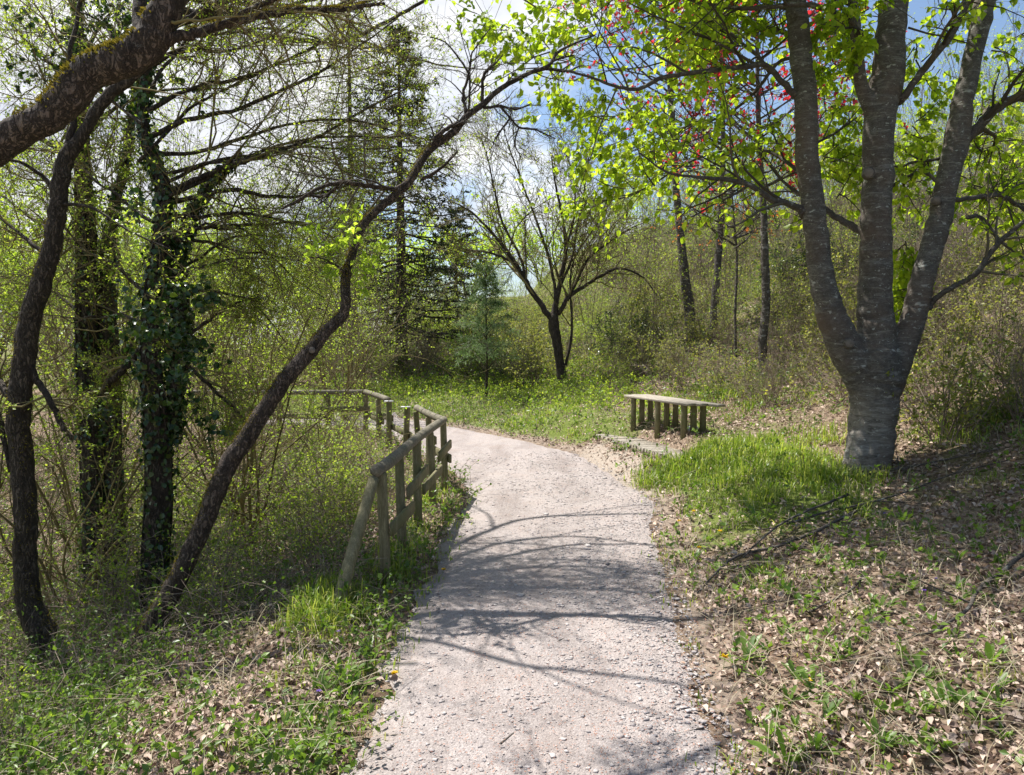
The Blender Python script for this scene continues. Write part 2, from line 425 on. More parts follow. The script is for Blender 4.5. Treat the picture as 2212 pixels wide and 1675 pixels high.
# ground: soil, dry leaf flecks and green film; attribute 'green' says how much turf grows there
def groundmat():
    m, n, out = nt('forest_floor')
    v = mapped(n)
    at = N(n, 'ShaderNodeAttribute', attribute_name='green')
    ad = N(n, 'ShaderNodeAttribute', attribute_name='dirt')
    f1 = noise(n, v, 3, 6, .7); f2 = noise(n, v, 38, 5, .75, .5)
    vo = N(n, 'ShaderNodeTexVoronoi', Scale=26.0); n.links.new(v, vo.inputs['Vector'])
    soil = ramp(n, f2, [(.3, (.05, .036, .024)), (.55, (.13, .09, .06)), (.75, (.3, .21, .15))])
    fl = ramp(n, vo.outputs['Color'], [(.2, (.12, .08, .055)), (.6, (.34, .25, .18)), (.9, (.5, .39, .3))])
    c = mix(n, .55, soil, fl)
    gr = ramp(n, f2, [(.3, (.06, .07, .02)), (.55, (.15, .19, .04)), (.75, (.30, .33, .10))])
    gm = math_(n, 'ADD', at.outputs['Fac'], math_(n, 'MULTIPLY', math_(n, 'SUBTRACT', f1, .5), .9))
    c = mix(n, ramp(n, gm, [(.35, (0, 0, 0)), (.65, (1, 1, 1))]), c, gr)
    dc = ramp(n, f2, [(.3, (.24, .19, .15)), (.7, (.50, .43, .36))])
    c = mix(n, ad.outputs['Fac'], c, dc)
    p = N(n, 'ShaderNodeBsdfPrincipled', Roughness=.95); p.inputs['Specular IOR Level'].default_value = .1
    n.links.new(c, p.inputs['Base Color']); n.links.new(bump(n, f2, .8, .03), p.inputs['Normal']); n.links.new(p.outputs[0], out.inputs[0]); return m
M['ground'] = groundmat()
def pathmat():
    m, n, out = nt('gravel_path'); v = mapped(n)
    f0 = noise(n, v, 1.1, 4, .6); f1 = noise(n, v, 9, 5, .7); f2 = noise(n, v, 120, 3, .7)
    vo = N(n, 'ShaderNodeTexVoronoi', Scale=46.0); n.links.new(v, vo.inputs['Vector'])
    vo2 = N(n, 'ShaderNodeTexVoronoi', Scale=130.0); n.links.new(v, vo2.inputs['Vector'])
    base = ramp(n, f1, [(.3, (.275, .24, .222)), (.7, (.43, .375, .35))])
    st = ramp(n, vo.outputs['Color'], [(0, (.22, .2, .195)), (.5, (.37, .33, .312)), (1, (.53, .48, .45))])
    s2 = ramp(n, vo2.outputs['Color'], [(0, (.15, .12, .11)), (.5, (.37, .32, .30)), (1, (.6, .54, .51))])
    c = mix(n, ramp(n, f0, [(.35, (.15, .15, .15)), (.65, (.55, .55, .55))]), base, st)
    c = mix(n, .5, c, s2)
    warm = ramp(n, noise(n, v, 2.3, 4), [(.5, (0, 0, 0)), (.75, (.55, .55, .55))])
    c = mix(n, warm, c, (.37, .30, .265))
    pa = noise(n, mapped(n, (1.6, .5, 1)), 1.3, 5, .65, .6); c = mix(n, 1.0, c, ramp(n, pa, [(.3, (.74, .72, .71)), (.55, (1, 1, 1)), (.75, (1.1, 1.08, 1.06))]), 'MULTIPLY')
    p = N(n, 'ShaderNodeBsdfPrincipled', Roughness=.92); p.inputs['Specular IOR Level'].default_value = .15
    n.links.new(c, p.inputs['Base Color'])
    hh = math_(n, 'ADD', math_(n, 'MULTIPLY', vo.outputs['Distance'], -.6), math_(n, 'ADD', f2, math_(n, 'MULTIPLY', vo2.outputs['Distance'], -.4)))
    n.links.new(bump(n, hh, .7, .012), p.inputs['Normal']); n.links.new(p.outputs[0], out.inputs[0]); return m
M['path'] = pathmat()

M['moss'] = islandmat('moss_tuft', [(.07, .07, .01), (.18, .15, .02), (.34, .26, .03), (.12, .12, .02)], .95, .3)
M['brown'] = islandmat('brushwood_twig', [(.12, .09, .065), (.22, .17, .12), (.34, .28, .22), (.16, .12, .09)], .85)
# ------------------------------------------------------------------ ground & path
def nonuni(a, b, fine, grow, centre):
    o = [0.0]; s = fine
    while o[-1] < max(b - centre, centre - a): o.append(o[-1] + s); s = s * grow
    o = np.array(o); r = np.concatenate([-o[:0:-1], o]) + centre
    return r[(r >= a - 1) & (r <= b + 1)]
gx = nonuni(-420, 420, .09, 1.028, 0.3); gy = nonuni(-25, 460, .11, 1.018, 5.0)
X, Y = np.meshgrid(gx, gy, indexing='xy')
Z = H(X, Y)
dl, dr = dLR(X, Y)
Z = Z - .03 * S(.0, .25, -np.maximum(dl - .18, dr))
def green_at(x, y):
    dl, dr = dLR(x, y)
    nz = fnoise(x * .6 + 3, y * .6)
    g = np.zeros(np.shape(x))
    right = (dr > 0)
    # bright verge right of the path and the sunny strip on the far side of the bend
    verge = S(.0, .5, dr) * (1 - S(1.6, 3.0, dr)) * S(5.5, 7.5, y)
    far = S(0, .5, dr) * (1 - S(3.2, 6.0, dr)) * S(13, 15, y) * (1 - S(1.0, 3.5, x))
    g = np.maximum(g, np.where(right, np.maximum(verge * .8, far), 0))
    g = np.maximum(g, np.where(right, .35 * S(.2, 1, dr) * (1 - S(3, 7, dr)), 0))
    g = np.where(right, np.maximum(g, .52 * S(3.5, 8, dr)), g)
    # left: meadow beyond the trees
    g = np.where(dl > 0, np.maximum(.18, .25 + .75 * S(9, 15, dl)), g)
    g = g * (1 - .9 * np.exp(-(((x - 2.4) / .7) ** 2 + ((y - 11.8) / 1.3) ** 2)))
    return np.clip(g + (nz - .5) * .5, 0, 1) * np.where((dl > .05) | (dr > .05), 1, 0)
GA = green_at(X, Y)
def dirt_at(x, y):     # bare trodden sand in front of the bench and a thin rim along the path
    e = np.exp(-(((x - 1.45) / .75) ** 2 + ((y - 11.0) / 1.7) ** 2) ** 1.5)
    dl, dr = dLR(x, y)
    rim = np.where(dr > 0, 1 - S(.1, .5, dr), 0) + np.where(dl > 0, (1 - S(-.1, .25, dl)), 0)
    return np.clip(e * 1.3 + rim * .45, 0, 1)
DA = dirt_at(X, Y)
nx, ny = len(gx), len(gy)
I = np.arange(nx * ny).reshape(ny, nx)
F = np.stack([I[:-1, :-1], I[:-1, 1:], I[1:, 1:], I[1:, :-1]], -1).reshape(-1, 4)
me = build_mesh('ground', np.stack([X, Y, Z], -1).reshape(-1, 3), [F], {'green': GA.ravel(), 'dirt': DA.ravel()}, smooth=True)
me.materials.append(M['ground']); o = bpy.data.objects.new('ground', me); COL.objects.link(o); tag(o, kind='structure')

# path: strip of fine cells between its two edges with a ragged outline
def line_at(L, n):
    return resample(L, n)
LE = np.array([(-.85, -4), (-.74, 2.5), (-.70, 3.2), (-.72, 3.9), (-.75, 4.8), (-.72, 5.5), (-.66, 6.3), (-.62, 7.5), (-.55, 8.6), (-.50, 9.2), (-.66, 10.1), (-.95, 11.2), (-1.35, 12.3), (-1.8, 13.6), (-2.6, 15.9), (-3.4, 16.9), (-5, 17.6), (-20, 17.6), (-60, 14)], float)
RP = RE.copy(); RP[0] = (.95, -4); RP = RP[:-1]; RP = np.concatenate([RP, [(-60, 21)]])
n1 = 520
def bylen(L):
    a = catmull(L, 8); return a
a = bylen(LE); b = bylen(RP)
# pair the edges by forward progress (y up to the bend, then -x)
def prog(p): return np.where(p[:, 1] < 14.5, p[:, 1], 14.5 + np.maximum(0, -p[:, 0] * .9 + (p[:, 1] - 14.5) * .5))
def sample_by(p, t):
    q = np.maximum.accumulate(prog(p) + np.arange(len(p)) * 1e-6); return np.stack([np.interp(t, q, p[:, 0]), np.interp(t, q, p[:, 1])], 1)
t = np.concatenate([np.linspace(-4, 2, 20, endpoint=False), np.linspace(2, 20, 420, endpoint=False), np.linspace(20, 22.5, 20)])
ea = sample_by(a, t); eb = sample_by(b, t)
rag = lambda q, s: (fnoise(q[:, 0] * 3 + s, q[:, 1] * 3) - .5) * .22 + (fnoise(q[:, 0] * 14 + s, q[:, 1] * 14) - .5) * .10
dirn = unit(eb - ea)
ea = ea + dirn * rag(ea, 0)[:, None]; eb = eb - dirn * (rag(eb, 40) - .06)[:, None]
nc = 40
s = np.linspace(0, 1, nc)[None, :, None]
PX = ea[:, None] * (1 - s) + eb[:, None] * s
pz = H(PX[..., 0], PX[..., 1]) + .03 * np.minimum(1, np.minimum(s[..., 0], 1 - s[..., 0]) * 9) - .022 + np.zeros(PX.shape[:2])
I = np.arange(len(t) * nc).reshape(len(t), nc)
F = np.stack([I[:-1, :-1], I[:-1, 1:], I[1:, 1:], I[1:, :-1]], -1).reshape(-1, 4)
me = build_mesh('path', np.dstack([PX, pz]).reshape(-1, 3), [F], smooth=True); me.materials.append(M['path'])
o = bpy.data.objects.new('path', me); COL.objects.link(o); tag(o, kind='structure')

# ------------------------------------------------------------------ gravel on the path (stuff)
def near_scatter(n, ymin, ymax, xa, xb, power=1.6):
    """positions denser towards the camera"""
    q = rng.random(n); y = (ymin ** (1 - power) + q * (ymax ** (1 - power) - ymin ** (1 - power))) ** (1 / (1 - power))
    x = xa + rng.random(n) * (xb - xa); return x, y
x, y = near_scatter(90000, 2.0, 13, -1.6, 2.3, 1.9)
dl, dr = dLR(x, y)
lx = np.interp(y, LE[:, 1][:15], LE[:, 0][:15])
side = np.clip((x - lx) / 2.2, 0, 1)
k = (dr < .06) & (x > lx + .0) & (rng.random(len(x)) < .12 + .6 * S(.25, .85, side + (fnoise(x * 1.5, y * 1.5) - .5) * .9))
x, y = x[k], y[k]; n = len(x)
sz = .0022 + .011 * rng.random(n) ** 6 + .0018 * (y / 6); sz = np.where(rng.random(n) < .008, sz * 2.2, sz)
cube = np.array([(-1, -1, -1), (1, -1, -1), (1, 1, -1), (-1, 1, -1), (-1, -1, 1), (1, -1, 1), (1, 1, 1), (-1, 1, 1)], float)
cf = np.array([(0, 3, 2, 1), (4, 5, 6, 7), (0, 1, 5, 4), (1, 2, 6, 5), (2, 3, 7, 6), (3, 0, 4, 7)])
V = cube[None] * (1 + (rng.random((n, 8, 3)) - .5) * .9)
V[:, 4:, :2] *= .7
V *= (sz[:, None] * np.stack([.7 + rng.random(n) * .8, .6 + rng.random(n) * .5, .14 + rng.random(n) * .22], 1))[:, None]
a = rng.random(n) * 6.283; ca, sa = np.cos(a)[:, None], np.sin(a)[:, None]
V = np.stack([V[..., 0] * ca - V[..., 1] * sa, V[..., 0] * sa + V[..., 1] * ca, V[..., 2]], -1)
V += np.stack([x, y, H(x, y) + .010 + sz * .1], 1)[:, None]
F = (cf[None] + (np.arange(n) * 8)[:, None, None]).reshape(-1, 4)
me = build_mesh('gravel', V.reshape(-1, 3), [F]); me.materials.append(M['gravel'])
o = bpy.data.objects.new('gravel', me); COL.objects.link(o); tag(o, kind='stuff', label='loose grey slate chips strewn over the footpath', cat='gravel')
# fallen bud scales
x, y = near_scatter(26000, 2.0, 16, -1.4, 2.6, 1.8)
lx = np.interp(y, LE[:, 1][:15], LE[:, 0][:15]); dl, dr = dLR(x, y)
k = (x > lx - .1) & (dr < .7) & (rng.random(len(x)) < .25 + .75 * S(-.2, 1.4, x - lx)); x, y = x[k], y[k]; n = len(x)
d = rdir(n, .15); c = np.stack([x, y, H(x, y) + .018], 1)
V, F = leaf_quads(c, d, rdir(n) * .4 + np.array([0, 0, 1]), .008 + .012 * rng.random(n), .003 + .002 * rng.random(n))
me = build_mesh('bud_scales', V, [F]); me.materials.append(M['scale'])
o = bpy.data.objects.new('bud_scale_litter', me); COL.objects.link(o); tag(o, kind='stuff', label='rusty bud scales fallen on the footpath', cat='bud scales')

# ------------------------------------------------------------------ leaf litter (stuff)
def emit_stuff(name, V, Fs, mat, label, cat):
    me = build_mesh(name, V, Fs); me.materials.append(mat)
    o = bpy.data.objects.new(name, me); COL.objects.link(o); tag(o, kind='stuff', label=label, cat=cat); return o
x1, y1 = near_scatter(185000, 1.6, 22, -7.0, 11.0, 1.25)
w = .55 * np.abs(x1) + y1
dl, dr = dLR(x1, y1)
offp = offpath(x1, y1)
ga = green_at(x1, y1)
dens = np.where(dl > 0, .95 * (1 - S(4.0, 7, dl)) + .25, 1 - .6 * S(.35, .8, ga))
k = (offp > -.12 + .3 * rng.random(len(x1)) ** .6) & (rng.random(len(x1)) < dens * (.35 + .9 * fnoise(x1 * 1.2, y1 * 1.2)))
x1, y1 = x1[k], y1[k]; n = len(x1)
nn = unit(rdir(n) * 1.1 + np.array([0, 0, 1])); d = rdir(n, .25)
L = (.022 + .028 * rng.random(n)) * (1 + y1 * .035)
V, F = leaf_quads(np.stack([x1, y1, H(x1, y1) + .004 + .025 * rng.random(n)], 1), d, nn, L, L * (.4 + .35 * rng.random(n)), 'leaf', .45)
emit_stuff('leaf_litter', V, [F], M['litter'], 'dry curled brown leaves covering the banks beside the path', 'leaf litter')

# ------------------------------------------------------------------ grass (stuff)
def blades(x, y, Lg, W, lean, bend=.5):
    n = len(x); z = H(x, y)
    a = rng.random(n) * 6.283; d = np.stack([np.cos(a), np.sin(a), np.zeros(n)], 1); s = np.stack([-np.sin(a), np.cos(a), np.zeros(n)], 1)
    b = np.stack([x, y, z - .01], 1); up = np.array([0, 0, 1.])
    le = (lean * (.3 + rng.random(n)))[:, None]; L = Lg[:, None]; W = W[:, None]
    p1 = b + up * L * .5 + d * L * le * .35; p2 = b + up * L * (.85 - .25 * le) + d * L * le * (.8 + bend * .3); p3 = b + up * L * (1 - .55 * le) + d * L * le * (1.2 + bend)
    V = np.stack([b - s * W * .4, b + s * W * .4, p1 + s * W * .5, p1 - s * W * .5, p2 + s * W * .35, p2 - s * W * .35, p3], 1)
    i = np.arange(n)[:, None] * 7
    return V.reshape(-1, 3), [np.concatenate([i + np.array([0, 1, 2, 3]), i + np.array([3, 2, 4, 5])]), i + np.array([5, 4, 6])]
# tufts
x0, y0 = near_scatter(16000, 2.2, 30, -9, 9, 1.15)
dl, dr = dLR(x0, y0); ga = green_at(x0, y0)
verge = np.where((dr > 0) & (y0 > 5.5), 1, .0)
pr = np.where(dr > .05, S(.3, .95, ga) * (.05 + 1.5 * fnoise(x0 * 1.4, y0 * 1.4 + 7) ** 2) + .06, 0)
op = offpath(x0, y0); pr = np.where((op > -.03) & (dl < .35) & (dr < 0) & (y0 > 2.6) & (y0 < 15), .85, pr); pr = np.where((dr > .0) & (dr < .9), np.maximum(pr, .75 * S(.42, .62, fnoise(x0 * 1.6 + 11, y0 * 1.6))), pr); pr = np.where((dr >= .9) & (dr < 4) & (y0 < 7.5), np.maximum(pr, .45 * S(.5, .7, fnoise(x0 * 1.1 + 31, y0 * 1.1))), pr)
pr = np.where((dl >= .35), .05 + .5 * S(8, 12, dl), pr)
pr = np.where((np.abs(x0 - 1.7) < .9) & (np.abs(y0 - 11.3) < 2.0) & (dr < .75), pr * .12, pr)
pr = pr * np.where((np.abs((x0 - 1.99) * .98 + (y0 - 11.75) * .2) < .5) & (np.abs(y0 - 11.75) < 1.5), .03, 1)
k = rng.random(len(x0)) < pr; x0, y0, g0 = x0[k], y0[k], ga[k]
# extra rich tufts : beside the bench, brace foot, slope
ex = []
for (u, v, sp, m) in [(1540, 985, .45, 90), (1590, 975, .35, 40), (1500, 1010, .5, 30), (1650, 1000, .5, 40), (1730, 1010, .4, 30), (1420, 1040, .3, 26), (1720, 960, .4, 20), (2140, 900, .4, 30), (910, 1200, .12, 16), (930, 1150, .1, 14), (880, 1260, .12, 16), (960, 1090, .08, 10), (985, 1075, .06, 8), (700, 1330, .10, 26), (690, 1290, .1, 16), (730, 1345, .1, 14), (1600, 850, .7, 60), (1540, 860, .7, 50), (1700, 1060, .3, 30), (1780, 1040, .25, 30)]:
    p, dd = G(u, v); q = rng.normal(0, sp, (m, 2)); ex.append(np.column_stack([p[0] + q[:, 0], p[1] + q[:, 1]]))
ex = np.concatenate(ex); dl_, dr_ = dLR(ex[:, 0], ex[:, 1]); ex = ex[((dr_ > .1) | (dl_ > -.1)) & ~((np.abs((ex[:, 0] - 1.99) * .98 + (ex[:, 1] - 11.75) * .2) < .42) & (np.abs(ex[:, 1] - 11.9) < 1.2))]
x0 = np.concatenate([x0, ex[:, 0]]); y0 = np.concatenate([y0, ex[:, 1]]); g0 = np.concatenate([g0, np.full(len(ex), 1.2)])
nb = (9 + 16 * np.clip(g0, 0, 1.2)).astype(int)
ii = np.repeat(np.arange(len(x0)), nb); r = .02 + .05 * (1 + y0[ii] * .04)
x = x0[ii] + rng.normal(0, 1, len(ii)) * r; y = y0[ii] + rng.normal(0, 1, len(ii)) * r
tl = (.06 + .11 * np.clip(g0, 0, 1.3) * rng.random(len(x0)) ** 1.5 + .05 * (g0 > 1.1))[ii]
V, Fs = blades(x, y, tl * (.6 + .6 * rng.random(len(ii))), (.0045 + .0006 * y) * (.7 + .6 * rng.random(len(ii))), .8 * rng.random(len(ii)))
emit_stuff('grass', V, Fs, M['grass'], 'fresh green grass growing along the path verges', 'grass')
# dry straw
x, y = near_scatter(17000, 2.2, 24, -5, 10, 1.1); dl, dr = dLR(x, y)
k = (offpath(x, y) > .12) & (rng.random(len(x)) < .3 + .9 * fnoise(x + 50, y)); x, y = x[k], y[k]
V, Fs = blades(x, y, .12 + .16 * rng.random(len(x)), np.full(len(x), .003) + .0003 * y, .9 + .9 * rng.random(len(x)), .9)
emit_stuff('dry_grass', V, Fs, M['dry'], 'bleached dry grass straws lying over the banks', 'dry grass')

# ------------------------------------------------------------------ low ground cover: small stems with leaf pairs (stuff)
def cover(name, x, y, hgt, ls, mat, label, cat, per=7, twig=None, spread=.9):
    n = len(x); b = np.stack([x, y, H(x, y) - .01], 1)
    K = 4; d = unit(rdir(n) * spread + np.array([0, 0, 1.0])); C = np.zeros((n, K, 3)); C[:, 0] = b
    for k in range(1, K):
        d = unit(d + rng.normal(0, .25, d.shape)); C[:, k] = C[:, k - 1] + d * (hgt / (K - 1))[:, None]
    V, F = leaves_on(C, per, 1.0, .6, 'rhomb', .15, .8, 0, .4, .55)
    # scale leaf size per plant: rebuild around leaf base
    V = V.reshape(-1, 4, 3); base = V[:, :1]; li = np.repeat(ls, per)[:, None, None]
    V = base + (V - base) * np.array(1.0) * li
    emit_stuff(name, V.reshape(-1, 3), [F], mat, label, cat)
    if twig:
        tv, tf = tubes(C, np.linspace(1, .5, K)[None] * (.0012 + .00025 * y)[:, None], 3, cap=False)
        emit_stuff(twig[0], tv, tf, M['twig'], twig[1], 'stems')
x, y = near_scatter(34000, 2.2, 20, -9, 0, 1.3); dl, dr = dLR(x, y)
pr = np.where(dl > .1, .28 + .75 * S(.5, 1.7, dl) , 0) * (.45 + .9 * fnoise(x * .8 + 4, y * .8))
pr = np.maximum(pr, np.where((offpath(x, y) > 0) & (dl < .2), .45, 0))
pr = pr * np.where((y > 5.0) & (dl > .5), .45, 1)
lit = np.exp(-(((x + 1.5) / .8) ** 2 + ((y - 4.1) / 1.2) ** 2)); pr = pr * (1 - .8 * lit)
k = rng.random(len(x)) < pr; x, y = x[k], y[k]
cover('ground_cover', x, y, .10 + .22 * rng.random(len(x)) * (1 + .04 * y), .03 + .014 * rng.random(len(x)), M['cover'], 'small leaved green creepers carpeting the left bank', 'ground cover', 8, ('creeper_stems', 'thin wiry creeper stems on the left bank'))
x, y = near_scatter(62000, 2.2, 48, -6, 26, .95); dl, dr = dLR(x, y)
pr = np.where(dr > .08, .22 + .75 * S(2.6, 5, dr) + .25 * S(.5, .9, fnoise(x * .7, y * .7 + 30)), 0) * (.4 + .9 * fnoise(x * .9 + 4, y * .9))
k = rng.random(len(x)) < pr; x, y = x[k], y[k]
cover('bank_weeds', x, y, (.05 + .16 * rng.random(len(x))) * (1 + .09 * y), (.028 + .02 * rng.random(len(x))) * (1 + .03 * y), M['cover'], 'low green weeds scattered over the right bank', 'weeds', 7, ('weed_stems', 'thin weed stems on the right bank'))

# brushwood: arching dead and living stems with small leaves (stuff)
def brush(name, n, region, hgt, lab, cat, lmat, tmat='twig', per=6, ls=.045, rad=.004, twl=.5):
    x, y = region(n); n = len(x); K = 6; C = np.zeros((n, K, 3)); C[:, 0] = np.stack([x, y, H(x, y) - .02], 1)
    d = unit(rdir(n) * .75 + np.array([0, 0, 1.])); L = hgt * (.35 + .9 * rng.random(n)) * (1 + .01 * y)
    for k in range(1, K):
        d = unit(d + rng.normal(0, .22, d.shape) + np.array([0, 0, -.13 * k * rng.random()])); C[:, k] = C[:, k - 1] + d * (L / (K - 1))[:, None]
    R = (rad * (.5 + rng.random(n)) * (1 + .03 * y))[:, None] * np.linspace(1, .4, K)[None]
    C2, R2 = spawn(C, R, 3, .15, 1, 50, 15, .5, .4, 4, .6, .5, 0, .2)
    v1, f1 = tubes(C, R, 3, cap=False); v2, f2 = tubes(C2, R2, 3, cap=False); mb = MB(); mb.add(v1, *f1); mb.add(v2, *f2)
    tag(mb.build(name + '_stems', M[tmat]), lab + ', its stems', cat, kind='stuff')
    V, F = leaves_on(C2, per, ls, ls * .65, 'rhomb', .1, .8, 0, .45, .45)
    mb = MB(); mb.add(V, F); tag(mb.build(name + '_leaves', M[lmat]), lab + ', its leaves', cat, kind='stuff')
def reg_hill(n):
    y = 8 + rng.random(n) ** .85 * 30; x = -.25 * y + rng.random(n) * 1.1 * y; dl, dr = dLR(x, y)
    lim = 3.0 + 1.8 * (1 - S(1.5, 4, x)) * S(12, 15, y) + (1.2 if False else 0)
    lim = np.where((x > 5.2) & (y < 14), 1.5, lim)
    k = (dr > lim) & (rng.random(n) < -.1 + 1.7 * fnoise(x * .6, y * .6)) & ~((x < 5.6) & (x > 1.5) & (y < 11.8)); return x[k], y[k]
brush('hillside_brush', 16500, reg_hill, .75, 'tangled brown and green brushwood on the hillside', 'brushwood', 'olive', 'brown', per=3, ls=.05)
def reg_left(n):
    y = 3.2 + rng.random(n) ** .9 * 14; x = -.75 * y + rng.random(n) * .75 * y - .8; dl, dr = dLR(x, y)
    k = (dl > .45 + .8 * (y < 5)) & (rng.random(n) < .3 + fnoise(x, y + 20)) & (y - x * .0 > 3.2); return x[k], y[k]
brush('slope_brush', 8500, reg_left, .6, 'thin tangled stems with tiny leaves on the left slope', 'brushwood', 'cover', 'brown', per=2, ls=.028, rad=.0030)

def reg_far(n):
    y = 12.5 + rng.random(n) * 12; x = -6 + rng.random(n) * 9; dl, dr = dLR(x, y); k = (dr > .7) & (rng.random(n) < S(.8, 4.0, dr) * (.1 + 1.2 * fnoise(x * .8, y * .8))); return x[k], y[k]
brush('meadow_herbs', 6500, reg_far, .38, 'wild mixed herbs and pale stalks on the sunny strip past the bend', 'herbs', 'tiny', 'dry', per=4, ls=.05, rad=.002)
# ------------------------------------------------------------------ fences
def gp(x, y): return np.array([x, y, h1(x, y)])
def post(mb, x, y, top, r, lean=(0, 0)):
    z = h1(x, y)
    pts = [(x - lean[0] * .2, y, z - .12, r * 1.04), (x, y, z + .3, r), (x + lean[0] * .7, y + lean[1], top - .012, r * .98), (x + lean[0] * .7, y + lean[1], top, r * .93)]
    p = np.array(pts); V, fs = tubes(p[:, :3], p[:, 3], 14, .035); mb.add(V, *fs)
def board(parent, a, b, z0, z1, over0, over1, off=.06, hh=.055):
    a = np.array(a, float); b = np.array(b, float); d = b - a; L = np.linalg.norm(d); d /= L; nrm = np.array([d[1], -d[0], 0])   # path side
    A = np.array([*(a - d * over0), z0]) + nrm * off; B = np.array([*(b + d * over1), z1]) + nrm * off
    X = unit(B - A); Yv = np.cross(np.array([0, 0, 1.]), X); Yv = unit(Yv); Zv = np.cross(X, Yv)
    mb = MB(); box(mb, (A + B) / 2, (X, Yv, Zv), (np.linalg.norm(B - A) / 2, .017, hh), .008)
    return mb.build('board', M['post'], parent)
A_, B_, C_, D_, E_ = (-.985, 5.8), (-.965, 6.55), (-.94, 7.5), (-.90, 8.5), (-.85, 9.5)
F_, G_ = (-1.13, 10.3), (-1.38, 11.15)
H_, I_ = (-1.70, 12.1), (-2.15, 13.2)
f1 = empty('handrail_fence', (*A_, h1(*A_)), 'weathered round-rail fence with diagonal brace and zigzag boards nearest the camera', 'fence')
for (x, y), ln in ((A_, (-.03, 0)), (B_, (-.02, 0)), (C_, (-.02, 0)), (D_, (-.03, 0)), (E_, (-.02, 0)), (F_, (-.01, 0)), (G_, (-.05, 0))):
    mb = MB(); post(mb, x, y, .865, .0425, ln); mb.build('post', M['post'], f1)
def railz(y): return .905
mb = MB()
add_tube(mb, [(A_[0] - .045, A_[1] - .09, .895, .048), (-.99, 6.2, .902, .049), (-.965, 7.5, .905, .047), (-.92, 8.5, .905, .048), (E_[0] - .01, E_[1] + .03, .905, .047)], 16, .02, 5)
mb.build('handrail', M['rail'], f1)
mb = MB()
add_tube(mb, [(E_[0] - .01, E_[1] - .03, .904, .047), (F_[0], F_[1], .906, .046), (G_[0] - .04, G_[1] + .12, .915, .046)], 16, .02, 5)
mb.build('handrail', M['rail'], f1)
# brace
p0, _ = G(712, 1345, 12)
mb = MB(); add_tube(mb, [(p0[0], p0[1], p0[2] - .08, .046), (*(p0[:2] * .5 + np.array([A_[0] - .05, A_[1]]) * .5 + [0, -.02]), .42, .045), (A_[0] - .065, A_[1] - .07, .83, .041)], 14, .03, 5); mb.build('brace', M['post'], f1)
board(f1, A_, B_, .43, .38, .02, .28)
board(f1, B_, C_, .56, .57, .0, .25)
board(f1, C_, D_, .41, .40, .0, .3)
board(f1, D_, E_, .57, .59, -.1, .12)
board(f1, E_, F_, .42, .42, .06, .1)
board(f1, F_, G_, .56, .56, .15, .25)
f2 = empty('post_and_rail_fence', (-2.94, 15.4, h1(-2.94, 15.4)), 'weathered rail fence with two metal-capped posts running off left beyond the near fence', 'fence')
J_, K_, L_, N_, O_, Q_ = (-2.52, 14.3), (-2.98, 15.4), (-3.75, 15.4), (-4.75, 15.45), (-5.8, 15.5), (-6.9, 15.5)
for (x, y), cap, top in ((H_, 1, .85), (I_, 1, .86), (J_, 0, .82), (K_, 0, .85), (L_, 0, .84), (N_, 0, .84), (O_, 0, .84), (Q_, 0, .84)):
    mb = MB(); post(mb, x, y, top, .05, (rng.normal(0, .02), 0)); po = mb.build('post', M['post'], f2)
    if cap:
        mb = MB(); box(mb, (x, y, top + .008), ((1, 0, 0), (0, 1, 0), (0, 0, 1)), (.075, .06, .006), .002); mb.build('metal_cap', M['metal'], po)
mb = MB(); add_tube(mb, [(I_[0] - .02, I_[1] + .12, .88, .052), (J_[0], J_[1], .885, .05), (K_[0], K_[1], .895, .05)], 14, .03, 4); mb.build('handrail', M['rail'], f2)
mb = MB(); add_tube(mb, [(K_[0] + .02, K_[1], .89, .05), (L_[0], L_[1], .885, .05), (N_[0], N_[1], .88, .05), (Q_[0] - .2, Q_[1], .88, .05)], 14, .03, 4); mb.build('handrail', M['rail'], f2)
board(f2, H_, I_, .4, .42, .05, .1, .065); board(f2, I_, J_, .56, .5, .0, .2, .065); board(f2, J_, K_, .4, .42, .1, .1, .065)
board(f2, (G_[0] - .05, G_[1] + .1), H_, .4, .4, .0, .2, .065)
board(f2, K_, L_, .55, .55, .1, .2, -.065); board(f2, L_, N_, .4, .4, .1, .2, -.065); board(f2, N_, O_, .55, .55, .1, .2, -.065); board(f2, O_, Q_, .4, .4, .1, .2, -.065)

# ------------------------------------------------------------------ bench
ax = unit(np.array([.30, -.954, 0])); ay = np.array([-ax[1], ax[0], 0])   # along towards the camera, across to the right/back
leg1, _d = G(1368, 929, 20)
def bp(s, t): return leg1[:2] + ax[:2] * s + ay[:2] * t
LB = .88
zs = h1(*bp(.8, .1)) + .50
bn = empty('slat_bench', (*bp(.8, .15), h1(*bp(.8, .15))), 'backless grey plank bench on nine round wooden legs in the verge', 'bench')
for i, s in enumerate((0, LB, 1.72)):
    for j in range(3):
        q = bp(s, j * .165); zb = h1(*q); mb = MB(); post(mb, q[0], q[1], zs - .021, .048 + .003 * (i == 2)); mb.build('leg', M['post'], bn)
for j, (s0, s1) in enumerate(((-.22, 1.92), (-.27, 2.0), (-.25, 2.22))):
    c = np.array([*bp((s0 + s1) / 2, j * .165), zs]); mb = MB()
    box(mb, c, (ax, ay, (0, 0, 1)), ((s1 - s0) / 2, .076, .02), .005); mb.build('seat_plank', M['greypl'], bn)
